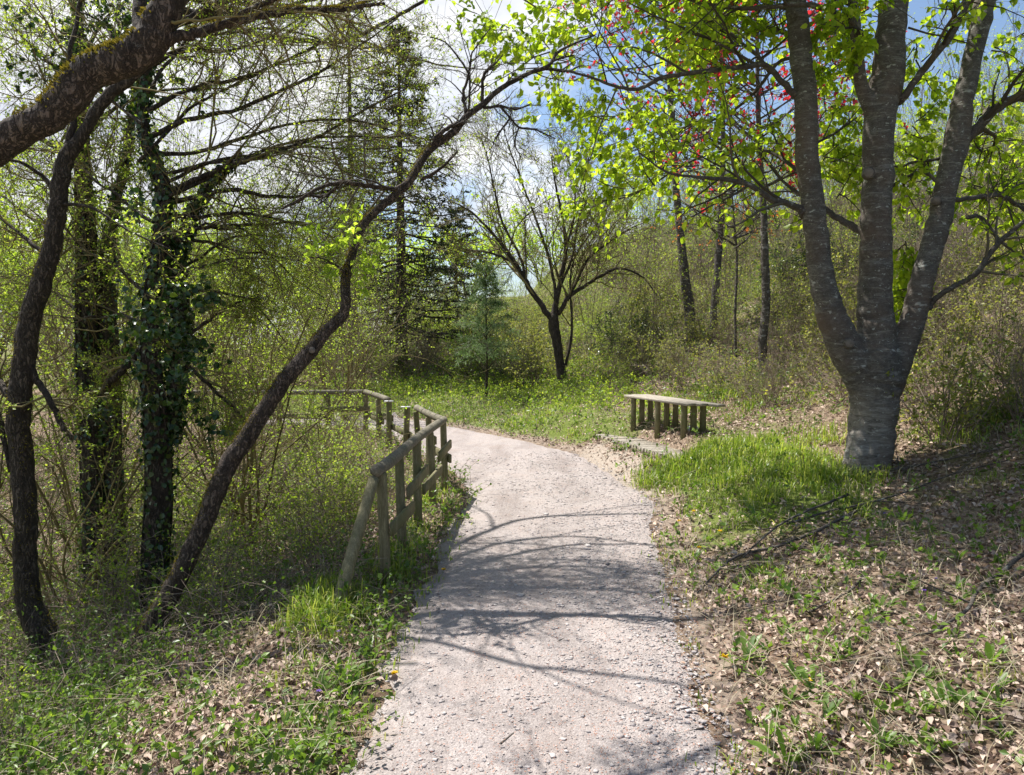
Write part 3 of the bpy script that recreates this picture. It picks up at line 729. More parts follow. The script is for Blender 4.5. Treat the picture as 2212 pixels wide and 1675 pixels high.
# duckboard
q0, _ = G(1290, 948, 20); q1, _ = G(1400, 986, 20)
dxy = unit(np.array([q1[0] - q0[0], q1[1] - q0[1], 0])); pxy = np.array([-dxy[1], dxy[0], 0]); Ld = np.linalg.norm((q1 - q0)[:2]) * 1.45
zd = (q0[2] + q1[2]) / 2 + .055
db = empty('duckboard', (*((q0 + q1) / 2)[:2], zd - .06), 'low wooden slatted footboard set in the sand before the bench', 'footboard')
ns = 30
for i in range(ns):
    s = (i + .5) / ns * Ld; wv = rng.normal(0, .012)
    c = np.array([*(q0[:2] + dxy[:2] * s + pxy[:2] * (.26 + wv)), zd + rng.normal(0, .003)])
    mb = MB(); box(mb, c, (pxy, -dxy, (0, 0, 1)), (.29 + rng.normal(0, .008), Ld / ns * .34, .045), .006); mb.build('slat', M['greypl'], db)
for t in (.08, .45):
    c = np.array([*(q0[:2] + dxy[:2] * Ld / 2 + pxy[:2] * t), zd - .052]); mb = MB(); box(mb, c, (dxy, pxy, (0, 0, 1)), (Ld / 2, .03, .02)); mb.build('bearer', M['post'], db)
# pale stone behind the legs
q = bp(1.25, .42); mb = MB()
ico = unit(rng.normal(size=(0, 3)))
th = np.linspace(0, math.pi, 7); ph = np.arange(9) / 9 * 2 * math.pi
V = np.array([(np.sin(a) * np.cos(b) * .10, np.sin(a) * np.sin(b) * .07, np.cos(a) * .06) for a in th for b in ph]) * (1 + (rng.random((63, 1)) - .5) * .25)
mb.add(V + np.array([q[0], q[1], h1(*q) + .05]), [(i * 9 + j, (i + 1) * 9 + j, (i + 1) * 9 + (j + 1) % 9, i * 9 + (j + 1) % 9) for i in range(6) for j in range(9)])
o = mb.build('stone', M['stone']); tag(o, 'pale bluish stone lying in the leaves behind the bench legs', 'stone')

# ------------------------------------------------------------------ fallen branches and sticks
def fallen(pts, r, label, n=6, twigs=5, mat='branch1', lift=.02, group=None):
    P3 = []
    for i, (u, v) in enumerate(pts):
        p, _ = G(u, v); P3.append((p[0], p[1], p[2] + lift + r, r * (1 - .75 * i / len(pts))))
    mb = MB(); c = add_tube(mb, P3, n, .12, 4, .25)
    if twigs:
        C, CR = spawn(c[None, :, :3], c[None, :, 3], twigs, .2, .95, 35, 12, .3, .3, 5, .6, .3, 0, .12, flat=.8)
        V, fs = tubes(C, CR, 4, cap=False); mb.add(V, *fs)
    o = mb.build('fallen_branch' if r > .006 else 'stick', M[mat], smooth=True); tag(o, label, 'fallen branch' if r > .006 else 'stick', group); return o
zz = lambda l: [(1440 + a * .349, 1094 + b * .349) for a, b in l]
fallen(zz([(1170, 70), (900, 210), (750, 270), (620, 310), (440, 350), (330, 430), (240, 530), (190, 590)]), .016, 'long thin grey fallen branch lying nearest the path edge on the right bank', twigs=6, lift=.04)
fallen(zz([(1120, 0), (900, 90), (700, 190), (560, 310), (470, 400)]), .014, 'fallen grey branch crossing over the longer one on the right bank', twigs=4, lift=.09)
fallen(zz([(2230, 350), (2000, 530), (1920, 600), (1870, 700), (1750, 790), (1640, 860), (1520, 880)]), .017, 'curved grey fallen branch sloping down at the right edge of the picture', twigs=4, lift=.05)
fallen(zz([(1250, 400), (1150, 540), (980, 640), (880, 680), (720, 670), (630, 640)]), .010, 'hooked grey fallen branch among the weeds of the right bank', twigs=3)
fallen([(1790, 1420 - 402), (1850, 1040), (1950, 1025), (2050, 1005), (2160, 985)], .018, 'brown fallen branch lying uphill across the foot of the big tree', twigs=5, lift=.05)
fallen([(1935, 880), (1990, 872), (2040, 868)], .02, 'short pale log stub beside the big tree trunk', twigs=0, lift=.05)
fallen([(1700, 1150), (1800, 1120), (1930, 1090), (2060, 1040), (2180, 1010)], .012, 'dark fallen branch stretched across the shaded slope', twigs=6, lift=.06)
fallen([(30, 1370), (110, 1330), (200, 1250), (330, 1160), (470, 1090)], .010, 'long pale dead branch rising through the creepers at lower left', twigs=6, lift=.1, mat='twig')
fallen([(1080, 1613), (1110, 1590), (1120, 1600)][:2], .007, 'short curved brown twig lying on the path nearest the camera', twigs=0, mat='branch1', lift=.0)
fallen([(1450, 1596), (1500, 1580), (1530, 1577)], .0055, 'thin dark twig on the right half of the near path', twigs=0, lift=.0)
fallen([(1205, 1390), (1230, 1375), (1255, 1362)], .005, 'thin brown stick inside the dark shadow band on the path', twigs=0, lift=.0)
fallen([(1163, 1002), (1185, 1006), (1200, 1002)], .006, 'small dark twig lying on the sunny far stretch of path', twigs=0, lift=.0)
fallen([(1050, 1165), (1090, 1163)], .006, 'small brown stick on the path beside the fence shadow', twigs=0, lift=.0)
# ------------------------------------------------------------------ tree kit
def PT(pts):      # [(u,v,d,wpx)] -> x,y,z,r
    o = []
    for (u, v, d, w) in pts:
        p = P(u, v, d); o.append((*p, w / FPX * d / 2 * .96))
    return np.array(o)
def ground_first(pts):
    u, v, d, w = pts[0]; p, dd = G(u, v, 60); o = PT([(a, b, c + (dd - d), e) for a, b, c, e in pts]); return o
def smooth_tubes(parent, name, lines, mat, n=14, vox=None, rough=.03):
    mb = MB()
    for l in lines: add_tube(mb, l, n, rough, 6, .05)
    o = mb.build(name, mat, parent, smooth=True)
    if vox:
        m = o.modifiers.new('blend', 'REMESH'); m.mode = 'VOXEL'; m.voxel_size = vox; m.use_smooth_shade = True
        m = o.modifiers.new('soft', 'SMOOTH'); m.factor = .5; m.iterations = 6
    return o
def crown(parent, PL, R, levels, leaf=None, tmat='twigd', lmat='fresh', names=('twigs', 'foliage'), nside=(5, 3, 3, 3), minr=.0011, leaf_on=None, include=False):
    """PL,R : limbs.  levels: list of dict for spawn.  leaf: list of dict(per,L,W,kind..)"""
    mb = MB(); cur, cr = PL, R; last = []
    for i, lv in enumerate(levels):
        lv = dict(lv); n = lv.pop('n')
        C, CR = spawn(cur, cr, n, **lv); CR = np.maximum(CR, minr)
        V, fs = tubes(C, CR, nside[min(i, len(nside) - 1)], cap=False); mb.add(V, *fs)
        last.append((C, CR)); cur, cr = C, CR
    tw = mb.build(names[0], M[tmat], parent)
    fo = None
    if leaf:
        mb = MB()
        for lf in leaf:
            lf = dict(lf); src = last[lf.pop('lv', -1)][0]; fr = lf.pop('frac', 1.0)
            if fr < 1: src = src[rng.random(len(src)) < fr]
            V, F = leaves_on(src, **lf); mb.add(V, F)
        fo = mb.build(names[1], M[lmat], parent)
    return last, tw, fo
def pad(lines, K=14):
    q = [resample(catmull(l, 5), K) for l in lines]; return np.stack([a[:, :3] for a in q]), np.stack([a[:, 3] for a in q])

# ------------------------------------------------------------------ the big three-stemmed tree (right)
b0, dB = G(1868, 1018, 20); D = dB
T1 = empty('broadleaf_tree', b0, 'big smooth grey tree with three stems rising from one pale-blotched trunk', 'tree')
trunk = PT([(1872, 1050, D, 116), (1873, 1012, D, 102), (1880, 960, D, 97), (1885, 900, D, 100), (1888, 850, D, 104), (1890, 800, D, 112), (1885, 765, D, 96)])
left = PT([(1868, 850, D, 60), (1848, 790, D, 78), (1818, 735, D, 74), (1797, 687, D, 64), (1784, 634, D, 58), (1770, 560, D, 54), (1757, 453, D, 51), (1745, 349, D, 51), (1739, 209, D, 50), (1728, 90, D, 49), (1719, 10, D - .02, 46), (1708, -110, D - .1, 42), (1690, -300, D - .2, 34), (1660, -500, D - .3, 22)])
midl = PT([(1890, 850, D, 90), (1893, 790, D, 92), (1890, 735, D + .05, 86), (1890, 660, D + .08, 76), (1891, 547, D + .1, 69), (1893, 470, D + .1, 66), (1897, 384, D + .1, 65), (1901, 260, D + .1, 68), (1911, 200, D + .1, 74), (1920, 140, D + .1, 69), (1928, 35, D + .1, 61), (1936, -120, D + .1, 52), (1946, -320, D + .2, 38), (1950, -520, D + .3, 22)])
rght = PT([(1905, 860, D, 70), (1925, 800, D + .05, 74), (1952, 740, D + .1, 62), (1972, 690, D + .12, 54), (1986, 634, D + .15, 53), (2008, 547, D + .2, 50), (2027, 488, D + .25, 51), (2048, 384, D + .3, 49), (2068, 297, D + .35, 54), (2082, 209, D + .4, 44), (2106, 105, D + .45, 40), (2127, 10, D + .5, 44), (2150, -120, D + .6, 38), (2180, -320, D + .8, 28), (2200, -500, D + 1, 18)])
mid2 = PT([(1898, 262, D + .12, 40), (1876, 225, D + .05, 34), (1860, 180, D, 29), (1853, 120, D, 26), (1846, 40, D, 23), (1835, -80, D, 20), (1820, -250, D - .1, 14)])
roots = []
for (du, dvv, dd) in ((-64, 44, -.12), (-38, 62, -.3), (10, 66, -.32), (52, 40, -.1), (40, 10, .3), (-40, 12, .3)):
    roots.append(PT([(1873 + du * .35, 940, D + dd * .3, 40), (1873 + du * .55, 1000, D + dd * .7, 36), (1872 + du * .95, 1018 + dvv, D + dd, 22)]))
smooth_tubes(T1, 'trunk', [trunk, left, midl, rght, mid2] + roots, M['bark1'], 18, .018, .02)
def disc(parent, u, v, d, wpx, nrm, name='pruned_stub', ln=.07):
    c = P(u, v, d); r = wpx / FPX * d / 2; nrm = unit(np.array(nrm, float)); mb = MB()
    p = np.array([(*(c - nrm * ln), r * 1.15), (*(c - nrm * .012), r * 1.05), (*c, r)]); V, fs = tubes(p[:, :3], p[:, 3], 16, .03); mb.add(V, *fs)
    o = mb.build(name, M['bark1'] if parent == T1 else M['bark2'], parent)
    mb = MB(); p = np.array([(*(c + nrm * .001), r * .82), (*(c + nrm * .004), r * .78)]); V, fs = tubes(p[:, :3], p[:, 3], 16, .04); mb.add(V, *fs); mb.build('cut_face', M['cut'], o)
disc(T1, 1877, 373, D - .16, 24, (-.35, -1, .0)); disc(T1, 2023, 433, D + .07, 19, (-.5, -1, 0)); disc(T1, 1836, 742, D - .22, 22, (-.2, -1, .15))
br = [
 PT([(1726, 207, D, 26), (1716, 205, D, 18), (1683, 170, D - .1, 13), (1652, 141, D - .2, 13), (1600, 146, D - .4, 12), (1545, 152, D - .5, 11), (1440, 166, D - .7, 10), (1379, 192, D - .8, 9), (1327, 186, D - .9, 7), (1269, 165, D - 1, 6), (1190, 148, D - 1.1, 4), (1120, 150, D - 1.2, 2)]),
 PT([(1665, 160, D - .1, 10), (1640, 125, D - .1, 9), (1610, 100, D - .1, 7), (1560, 60, D, 5), (1500, 40, D + .1, 3)]),
 PT([(1740, 462, D, 30), (1726, 450, D, 18), (1690, 437, D - .1, 14), (1667, 433, D - .2, 14), (1621, 401, D - .3, 12), (1555, 387, D - .4, 9), (1499, 382, D - .5, 7), (1440, 372, D - .6, 5), (1380, 330, D - .7, 3)]),
 PT([(1888, 95, D + .1, 24), (1875, 88, D, 14), (1830, 45, D - .2, 13), (1770, 15, D - .3, 12), (1720, 10, D - .3, 11), (1650, 17, D - .3, 10), (1590, 17, D - .2, 9), (1500, 3, D, 7), (1430, -30, D + .1, 5)]),
 PT([(1940, 215, D + .1, 30), (1957, 202, D, 17), (1999, 146, D - .1, 16), (2047, 87, D - .15, 15), (2089, 10, D - .2, 13), (2120, -90, D - .2, 9)]),
 PT([(2068, 310, D + .4, 30), (2098, 290, D + .4, 24), (2145, 240, D + .3, 22), (2212, 205, D + .2, 18), (2300, 170, D, 14), (2420, 120, D - .1, 8)]),
 PT([(2005, 670, D + .1, 16), (2016, 651, D + .1, 13), (2050, 625, D, 12), (2078, 610, D, 12), (2110, 590, D - .1, 12), (2140, 545, D - .1, 12), (2175, 510, D - .1, 11), (2225, 470, D - .2, 9), (2330, 420, D - .3, 6)]),
 PT([(2050, 425, D + .4, 16), (2064, 432, D + .5, 11), (2120, 425, D + .6, 11), (2165, 424, D + .7, 9), (2212, 450, D + .8, 8), (2320, 480, D + .8, 4)]),
 PT([(2040, 398, D + .4, 12), (2026, 394, D + .5, 8), (1998, 373, D + .6, 8), (1963, 380, D + .6, 7), (1928, 402, D + .5, 7), (1915, 407, D + .3, 9)]),
 PT([(2045, 337, D + .5, 10), (2020, 345, D + .6, 7), (1970, 352, D + .8, 6), (1939, 361, D + .9, 4), (1880, 345, D + 1.1, 3), (1800, 340, D + 1.3, 2)]),
 PT([(1878, 508, D + .15, 22), (1858, 499, D + .2, 17), (1838, 487, D + .25, 16), (1806, 471, D + .3, 14), (1780, 450, D + .35, 12), (1700, 400, D + .6, 7), (1640, 330, D + .9, 4)]),
 PT([(1735, 325, D + .1, 10), (1760, 310, D + .5, 7), (1800, 290, D + .8, 6), (1850, 255, D + 1.1, 4)]),
 PT([(1744, 75, D, 12), (1700, 75, D + .3, 8), (1650, 60, D + .7, 7), (1560, 95, D + 1.1, 5), (1480, 110, D + 1.4, 3)]),
 PT([(1748, 148, D, 12), (1690, 130, D + .3, 8), (1620, 210, D + .7, 7), (1540, 260, D + 1.1, 5), (1400, 290, D + 1.5, 3)]),
 PT([(1760, 420, D, 10), (1700, 350, D + .5, 8), (1620, 320, D + .9, 7), (1500, 345, D + 1.2, 5), (1370, 420, D + 1.5, 4), (1260, 440, D + 1.6, 2)]),
 PT([(2090, 470, D + .4, 10), (2120, 470, D + .5, 8), (2160, 520, D + .6, 7), (2240, 580, D + .6, 4)]),
]
for b in br:
    mb = MB(); add_tube(mb, b, 9, .05, 5, .12); mb.build('branch', M['branch1'], T1, smooth=True)
# leaf sprays : extra thin boughs at the places where the photo shows leaves
sp = []
def bough(a, b, d0, d1, w=7, sag=-10):
    (u0, v0), (u1, v1) = a, b; ks = np.linspace(0, 1, 6)
    return PT([(u0 + (u1 - u0) * k, v0 + (v1 - v0) * k + sag * math.sin(k * 3.1416) + rng.normal(0, 5), d0 + (d1 - d0) * k, w * (1 - .7 * k)) for k in ks])
vis = [((1745, 30), (1530, 20), 0, .2), ((1740, 110), (1480, 120), 0, -.5), ((1745, 180), (1400, 230), .1, 1.0), ((1745, 260), (1450, 330), .1, .6), ((1745, 300), (1560, 380), .1, .9),
       ((1500, 160), (1180, 60), -.5, -.3), ((1400, 180), (1200, 260), -.7, .2), ((1300, 180), (1060, 60), -.9, -.6), ((1250, 140), (1000, 20), -1, -.5), ((1440, 200), (1230, 330), -.6, .3),
       ((1560, 380), (1330, 300), -.3, .4), ((1500, 300), (1230, 300), .5, 1.2), ((1500, 350), (1310, 420), .5, 1.0), ((1450, 380), (1200, 500), .5, 1.0), ((1600, 220), (1330, 380), .6, 1.3), ((1640, 350), (1400, 330), .8, 1.5),
       ((1760, 400), (1850, 300), .8, 1.6), ((1760, 330), (1850, 400), .7, 1.5), ((1770, 260), (1850, 210), .9, 1.8), ((1790, 480), (1860, 350), .6, 1.3), ((1755, 200), (1830, 120), .9, 1.6), ((1760, 120), (1840, 20), .8, 1.6), ((1860, 80), (1770, 180), .5, 1.2),
       ((1930, 470), (2020, 300), .8, 1.6), ((1930, 400), (2040, 440), .8, 1.5), ((1930, 310), (2010, 250), .8, 1.5), ((1990, 60), (1950, 200), .9, 1.3), ((1960, 120), (2080, 190), .9, 1.5), ((2000, 560), (1950, 640), .6, .9), ((1990, 600), (1935, 700), .4, .7), ((1960, 500), (1940, 620), .7, .9),
       ((2090, 340), (2212, 300), .6, 1.3), ((2100, 280), (2230, 380), .7, 1.4), ((2120, 430), (2230, 420), .7, 1.2), ((2110, 250), (2212, 130), .8, 1.5), ((2130, 120), (2230, 60), .8, 1.4), ((2100, 480), (2200, 350), .8, 1.8), ((2130, 60), (2080, -20), .5, 1.1), ((2080, 380), (2160, 480), .9, 1.6),
       ((1840, 30), (1780, 60), .1, .1), ((1890, 60), (1860, 100), -.3, -.4), ((1900, 30), (1820, 10), -.2, -.6)]
for a, b, d0, d1 in vis: sp.append(bough(a, b, D + d0, D + d1))
PLb, Rb = pad(sp + [b for b in br if b[-1, 2] > 2.8], 12)
lv = [dict(n=8, t0=.1, ang=48, aj=14, lr=.5, K=6, rr=.6, wob=.13, lmin=.22, flat=.3), dict(n=6, t0=.12, ang=45, aj=12, lr=.55, K=5, rr=.6, wob=.15, lmin=.10, flat=.3)]
crown(T1, PLb, Rb, lv, [dict(per=3, L=.08, W=.056, kind='leaf', spread=.55, droop=.35, nz=.45), dict(lv=0, per=3, L=.085, W=.06, kind='leaf', spread=.55, droop=.35, nz=.45)], 'twigd', 'fresh')
# the high part of its crown, above the picture, that shades the bank
hi = []
for i in range(60):
    a = rng.random() * 6.283; r0 = rng.random() ** .6 * 2.7; z = 6.1 + rng.random() * 3.2
    c = np.array([4.2 + math.cos(a) * r0, 8.8 + math.sin(a) * r0, z]); st = np.array([4.0 + rng.normal(0, .3), 8.5 + rng.normal(0, .3), z - 1.0])
    hi.append(np.column_stack([np.linspace(st, c, 5), np.linspace(.025, .008, 5)]))
for i in range(64):  # more unseen boughs, put in leftwards to throw shade on the bank
    x1, y1, z1 = .0 + rng.random() * 2.9, 6.4 + rng.random() * 3.6, 5.9 + rng.random() * 1.6; st = np.array([3.4, 8.4, 5.4 + rng.random() * 1.2]); q = np.linspace(0, 1, 5)[:, None]
    c = np.array([x1, y1, z1]); hi.append(np.column_stack([st + (c - st) * q + np.sin(q * 3.14) * np.array([0, 0, .3]), np.linspace(.025, .008, 5)]))
PLh, Rh = pad(hi, 8)
crown(T1, PLh, Rh, [dict(n=6, ang=50, lr=.6, K=5, wob=.15), dict(n=6, ang=50, lr=.6, K=4, wob=.15, lmin=.15)], [dict(per=3, L=.1, W=.07, droop=.3)], 'twigd', 'fresh', ('upper_twigs', 'upper_foliage'))

# ------------------------------------------------------------------ leaning mossy tree across the middle
t2 = [(296, 1415, 5.6, 58), (330, 1350, 5.6, 56), (385, 1250, 5.6, 52), (440, 1130, 5.65, 50), (490, 1010, 5.7, 50), (530, 950, 5.75, 48), (575, 880, 5.8, 44), (620, 815, 5.85, 42), (665, 765, 5.9, 40), (705, 715, 5.95, 33), (738, 685, 6.0, 30), (747, 650, 6.0, 27), (746, 610, 6.05, 25), (757, 560, 6.1, 24), (775, 505, 6.15, 22), (800, 468, 6.2, 21), (850, 425, 6.25, 20), (885, 392, 6.3, 20), (912, 345, 6.35, 20), (935, 318, 6.4, 20), (980, 285, 6.4, 19), (1010, 250, 6.45, 16), (1042, 227, 6.5, 15), (1080, 193, 6.55, 13), (1140, 160, 6.6, 11), (1185, 142, 6.65, 9), (1210, 110, 6.7, 7), (1285, 76, 6.8, 4)]
t2 = [(u, v, d, w * (.84 if w > 26 else .88)) for u, v, d, w in t2]
t2l = ground_first(t2); off2 = t2l[0, 1] - PT([t2[0]])[0, 1]
d2 = lambda l: PT([(u, v, d + off2 / FWD[1], w) for u, v, d, w in l])
TT2 = empty('leaning_tree', t2l[0, :3], 'slender mossy tree leaning right across the middle with bare upper branches', 'tree')
t2l = np.concatenate([[t2l[0] - np.array([.05, 0, .2, -.012])], t2l])
smooth_tubes(TT2, 'trunk', [t2l], M['bark2'], 16, None, .06)
disc(TT2, 674, 757, t2[8][2] + off2 - .07, 17, (.45, -1, .1), ln=.08)
L2 = [d2(l) for l in (
 [(1007, 250, 6.45, 9), (1001, 206, 6.5, 7), (1014, 155, 6.5, 6), (1018, 120, 6.5, 4), (1030, 100, 6.5, 3), (1060, 60, 6.5, 2)],
 [(1012, 245, 6.45, 6), (1014, 200, 6.4, 5), (1012, 160, 6.4, 5), (990, 125, 6.4, 4), (962, 92, 6.35, 3), (930, 80, 6.3, 2)],
 [(1042, 227, 6.5, 8), (1042, 172, 6.5, 7), (1056, 148, 6.5, 6), (1072, 135, 6.5, 4), (1087, 118, 6.5, 2)],
 [(1045, 233, 6.5, 7), (1080, 230, 6.4, 6), (1114, 237, 6.35, 5), (1148, 224, 6.3, 3)],
 [(1080, 230, 6.4, 6), (1104, 258, 6.4, 5), (1121, 275, 6.4, 5), (1160, 282, 6.4, 4), (1200, 300, 6.4, 2)],
 [(1102, 256, 6.4, 5), (1080, 285, 6.4, 4), (1064, 310, 6.4, 2)],
 [(1121, 275, 6.4, 4), (1112, 310, 6.4, 3), (1125, 340, 6.4, 2)],
 [(884, 390, 6.3, 13), (858, 408, 6.25, 11), (820, 405, 6.2, 11), (770, 398, 6.1, 11), (735, 396, 6.0, 10), (700, 402, 5.95, 9), (665, 420, 5.9, 8), (640, 436, 5.9, 8), (608, 452, 5.9, 5)],
 [(735, 396, 6.0, 8), (722, 410, 6.05, 8), (700, 425, 6.05, 7), (665, 422, 6.0, 5)],
 [(911, 389, 6.3, 8), (935, 375, 6.25, 8), (959, 358, 6.2, 6), (983, 334, 6.2, 4), (990, 328, 6.2, 2)],
 [(934, 325, 6.4, 12), (940, 300, 6.35, 10), (965, 278, 6.35, 10), (1000, 262, 6.4, 9)],
 [(1140, 160, 6.6, 7), (1180, 150, 6.7, 6), (1220, 155, 6.8, 4), (1262, 140, 6.9, 2)],
 [(1183, 143, 6.65, 6), (1205, 128, 6.7, 5), (1240, 120, 6.7, 3)],
 [(1085, 190, 6.5, 4), (1100, 172, 6.5, 3), (1112, 160, 6.5, 2)],
 [(750, 600, 6.05, 8), (735, 580, 6.0, 5), (700, 560, 5.9, 3), (660, 555, 5.8, 2)])]
for b in L2:
    mb = MB(); add_tube(mb, b, 7, .08, 5, .2); mb.build('branch', M['bark2'], TT2, smooth=True)
PLb, Rb = pad(L2, 12)
crown(TT2, PLb, Rb, [dict(n=9, t0=.1, ang=45, lr=.6, K=7, rr=.5, wob=.18, lmin=.15), dict(n=5, ang=45, lr=.5, K=5, rr=.6, wob=.18)], None, 'twigd')
# leafy shoot cluster where it bends
cl = []
for i in range(16):
    a = P(735 + rng.normal(0, 22), 570 + rng.normal(0, 25), 5.9 + off2); cl.append(np.column_stack([np.linspace(a, a + rdir(1)[0] * .28 + np.array([0, 0, .1]), 4), np.full(4, .003)]))
PLc, Rc = pad(cl, 6)
crown(TT2, PLc, Rc, [dict(n=4, ang=40, lr=.6, K=4, rr=.7)], [dict(per=5, L=.055, W=.028, kind='leaf', spread=.7, nz=.4), ], 'twig', 'lime', ('leafy_twigs', 'shoot_leaves'))

# ------------------------------------------------------------------ thick mossy limb overhead, its trunk out of frame at the left
q = P(-420, 720, 4.0)
T4 = empty('mossy_limbed_tree', (-3.9, 4.1, h1(-3.9, 4.1)), 'thick moss-topped limb slanting in from the upper left corner', 'tree')
D4 = 4.1
l4 = [PT([(-470, 1400, D4, 120), (-430, 1000, D4, 105), (-300, 640, D4, 95), (-150, 420, D4, 88), (0, 313, D4, 76), (60, 275, D4, 70), (110, 250, D4, 70), (150, 210, D4, 78), (185, 165, D4, 74), (240, 140, D4, 76), (280, 125, D4, 74), (315, 100, D4, 78), (345, 50, D4, 74), (368, 0, D4, 68), (400, -120, D4, 60), (440, -300, D4, 44)]),
      PT([(345, 90, D4, 34), (370, 82, D4, 25), (430, 70, D4 + .05, 22), (465, 58, D4 + .1, 20), (500, 50, D4 + .1, 16), (567, 34, D4 + .2, 16), (620, 24, D4 + .3, 14), (690, 22, D4 + .4, 12), (750, 20, D4 + .5, 11), (790, 12, D4 + .6, 9), (830, 8, D4 + .7, 7)]),
      PT([(310, 110, D4, 30), (300, 40, D4 + .1, 30), (305, -60, D4 + .2, 26)]),
      PT([(480, 56, D4 + .1, 12), (540, 20, D4, 12), (590, 0, D4 - .1, 11), (640, -30, D4 - .1, 8)])]
smooth_tubes(T4, 'trunk', l4[:1] + [l4[2]], M['bark2'], 18, .012, .06)
for b in (l4[1], l4[3]):
    mb = MB(); add_tube(mb, b, 12, .07, 6, .15); mb.build('branch', M['bark2'], T4, smooth=True)
# unseen higher boughs, added over the path to dapple the ground with shadow
ov = []
for (x1, y1, z1) in ((.3, 4.6, 5.6), (-.4, 5.6, 5.7), (.9, 3.8, 5.4), (-.9, 4.6, 5.5), (.6, 5.8, 6.3), (-.2, 3.6, 5.2), (1.4, 5.2, 6.2), (-1.2, 6.4, 6.2), (.2, 6.8, 6.6)):
    a = l4[0][-1, :3]; q = np.linspace(0, 1, 7); ov.append(np.column_stack([a + (np.array([x1, y1, z1]) - a) * q[:, None] + rng.normal(0, .06, (7, 3)) * q[:, None], .03 * (1 - .75 * q)]))
for b in ov:
    mb = MB(); add_tube(mb, b, 6, .08, 4, .2); mb.build('branch', M['bark2'], T4, smooth=True)
PLb, Rb = pad(ov, 12); crown(T4, PLb, Rb, [dict(n=4, ang=40, lr=.45, K=6, rr=.6, wob=.18)], None, 'twigd', 'olive', ('upper_twigs', 'upper_foliage'))
PLb, Rb = pad([l4[1], l4[3], l4[1][3:], l4[0][9:] * np.array([1, 1, 1, .3])], 12)
crown(T4, PLb, Rb, [dict(n=13, t0=.1, ang=55, lr=.45, K=7, rr=.4, wob=.18, lmin=.3), dict(n=8, ang=48, lr=.5, K=6, rr=.5, wob=.18), dict(n=4, ang=48, lr=.5, K=4, rr=.6)], [dict(per=1, L=.02, W=.012, frac=.5)], 'twigy', 'olive')

# ------------------------------------------------------------------ dark trunk at the left edge
t3 = [(112, 1430, 5.4, 66), (95, 1370, 5.4, 60), (62, 1300, 5.4, 52), (56, 1200, 5.4, 48), (56, 1121, 5.4, 47), (48, 1000, 5.4, 47), (41, 891, 5.4, 48), (50, 800, 5.4, 47), (59, 719, 5.4, 46), (88, 616, 5.4, 43), (109, 547, 5.4, 38), (123, 470, 5.4, 38), (130, 400, 5.4, 37), (142, 340, 5.4, 36), (180, 290, 5.4, 26), (205, 245, 5.4, 26), (240, 200, 5.4, 25), (285, 168, 5.4, 22), (340, 110, 5.5, 18), (380, 20, 5.5, 14), (400, -120, 5.6, 10)]
l3 = ground_first(t3); o3 = l3[0, 1] - PT([t3[0]])[0, 1]
T3 = empty('rough_barked_tree', l3[0, :3], 'dark rough-barked tree trunk with a curved foot at the left edge', 'tree')
l3 = np.concatenate([[l3[0] + np.array([.06, 0, -.2, .01])], l3])
d3 = lambda l: PT([(u, v, d + o3 / FWD[1], w) for u, v, d, w in l])
smooth_tubes(T3, 'trunk', [l3], M['bark3'], 16, None, .07)
L3 = [d3(l) for l in ([(145, 330, 5.4, 18), (155, 270, 5.4, 16), (160, 200, 5.5, 13), (150, 120, 5.5, 11), (170, 20, 5.6, 9), (180, -60, 5.6, 6)],
   [(60, 780, 5.4, 18), (85, 830, 5.4, 15), (110, 870, 5.3, 14), (135, 920, 5.3, 13), (155, 950, 5.3, 11)],
   [(125, 420, 5.4, 14), (90, 380, 5.4, 9), (40, 350, 5.3, 7), (-20, 345, 5.3, 5)],
   [(115, 560, 5.4, 12), (60, 520, 5.5, 9), (0, 470, 5.6, 6)],
   [(130, 440, 5.4, 9), (200, 450, 5.3, 6), (280, 500, 5.2, 5), (370, 540, 5.1, 3)],
   [(40, 880, 5.4, 20), (10, 840, 5.5, 16), (-20, 800, 5.6, 12)],
   [(22, 1020, 5.5, 10), (0, 900, 5.6, 12), (-20, 860, 5.7, 12)])]
for b in L3:
    mb = MB(); add_tube(mb, b, 8, .08, 5, .2); mb.build('branch', M['bark3'], T3, smooth=True)
PLb, Rb = pad(L3 + [l3[14:] * np.array([1, 1, 1, .4])], 12)
crown(T3, PLb, Rb, [dict(n=9, ang=55, lr=.6, K=7, rr=.45, wob=.2, lmin=.4), dict(n=7, ang=50, lr=.5, K=6, rr=.5, wob=.2), dict(n=4, ang=50, lr=.5, K=4)], [dict(per=2, L=.026, W=.015)], 'twigy', 'tiny')

# ------------------------------------------------------------------ ivy-clad trunks
def ivy_on(parent, pts, n, L=.075, thick=.05, lo=0, hi=1, mat='ivy', name='ivy'):
    p = resample(catmull(pts, 5), 60); k = (rng.random(n) * (hi - lo) + lo)
    cl = np.clip(fnoise(k * 14 + 3, k * 0 + parent.location[0]), 0, 1); keep = rng.random(n) < .25 + 1.1 * (cl - .25); k = k[keep]; n = len(k)
    i = k * 58; j = i.astype(int); f = (i - j)[:, None]; q = p[j] * (1 - f) + p[j + 1] * f
    a = rng.random(n) * 6.283; dr = np.column_stack([np.cos(a), np.sin(a), np.zeros(n)])
    c = q[:, :3] + dr * (q[:, 3:4] + thick * rng.random((n, 1)) ** 1.5 * (1 + 1.5 * (rng.random((n, 1)) < .15)))
    nn = unit(dr + rdir(n) * .45); d = unit(np.array([0, 0, -1.]) + rdir(n) * .7)
    V, F = leaf_quads(c, d, nn, L * (.6 + .7 * rng.random(n)), L * .85 * (.6 + .7 * rng.random(n)), 'leaf', .12)
    mb = MB(); mb.add(V, F); return mb.build(name, M[mat], parent)
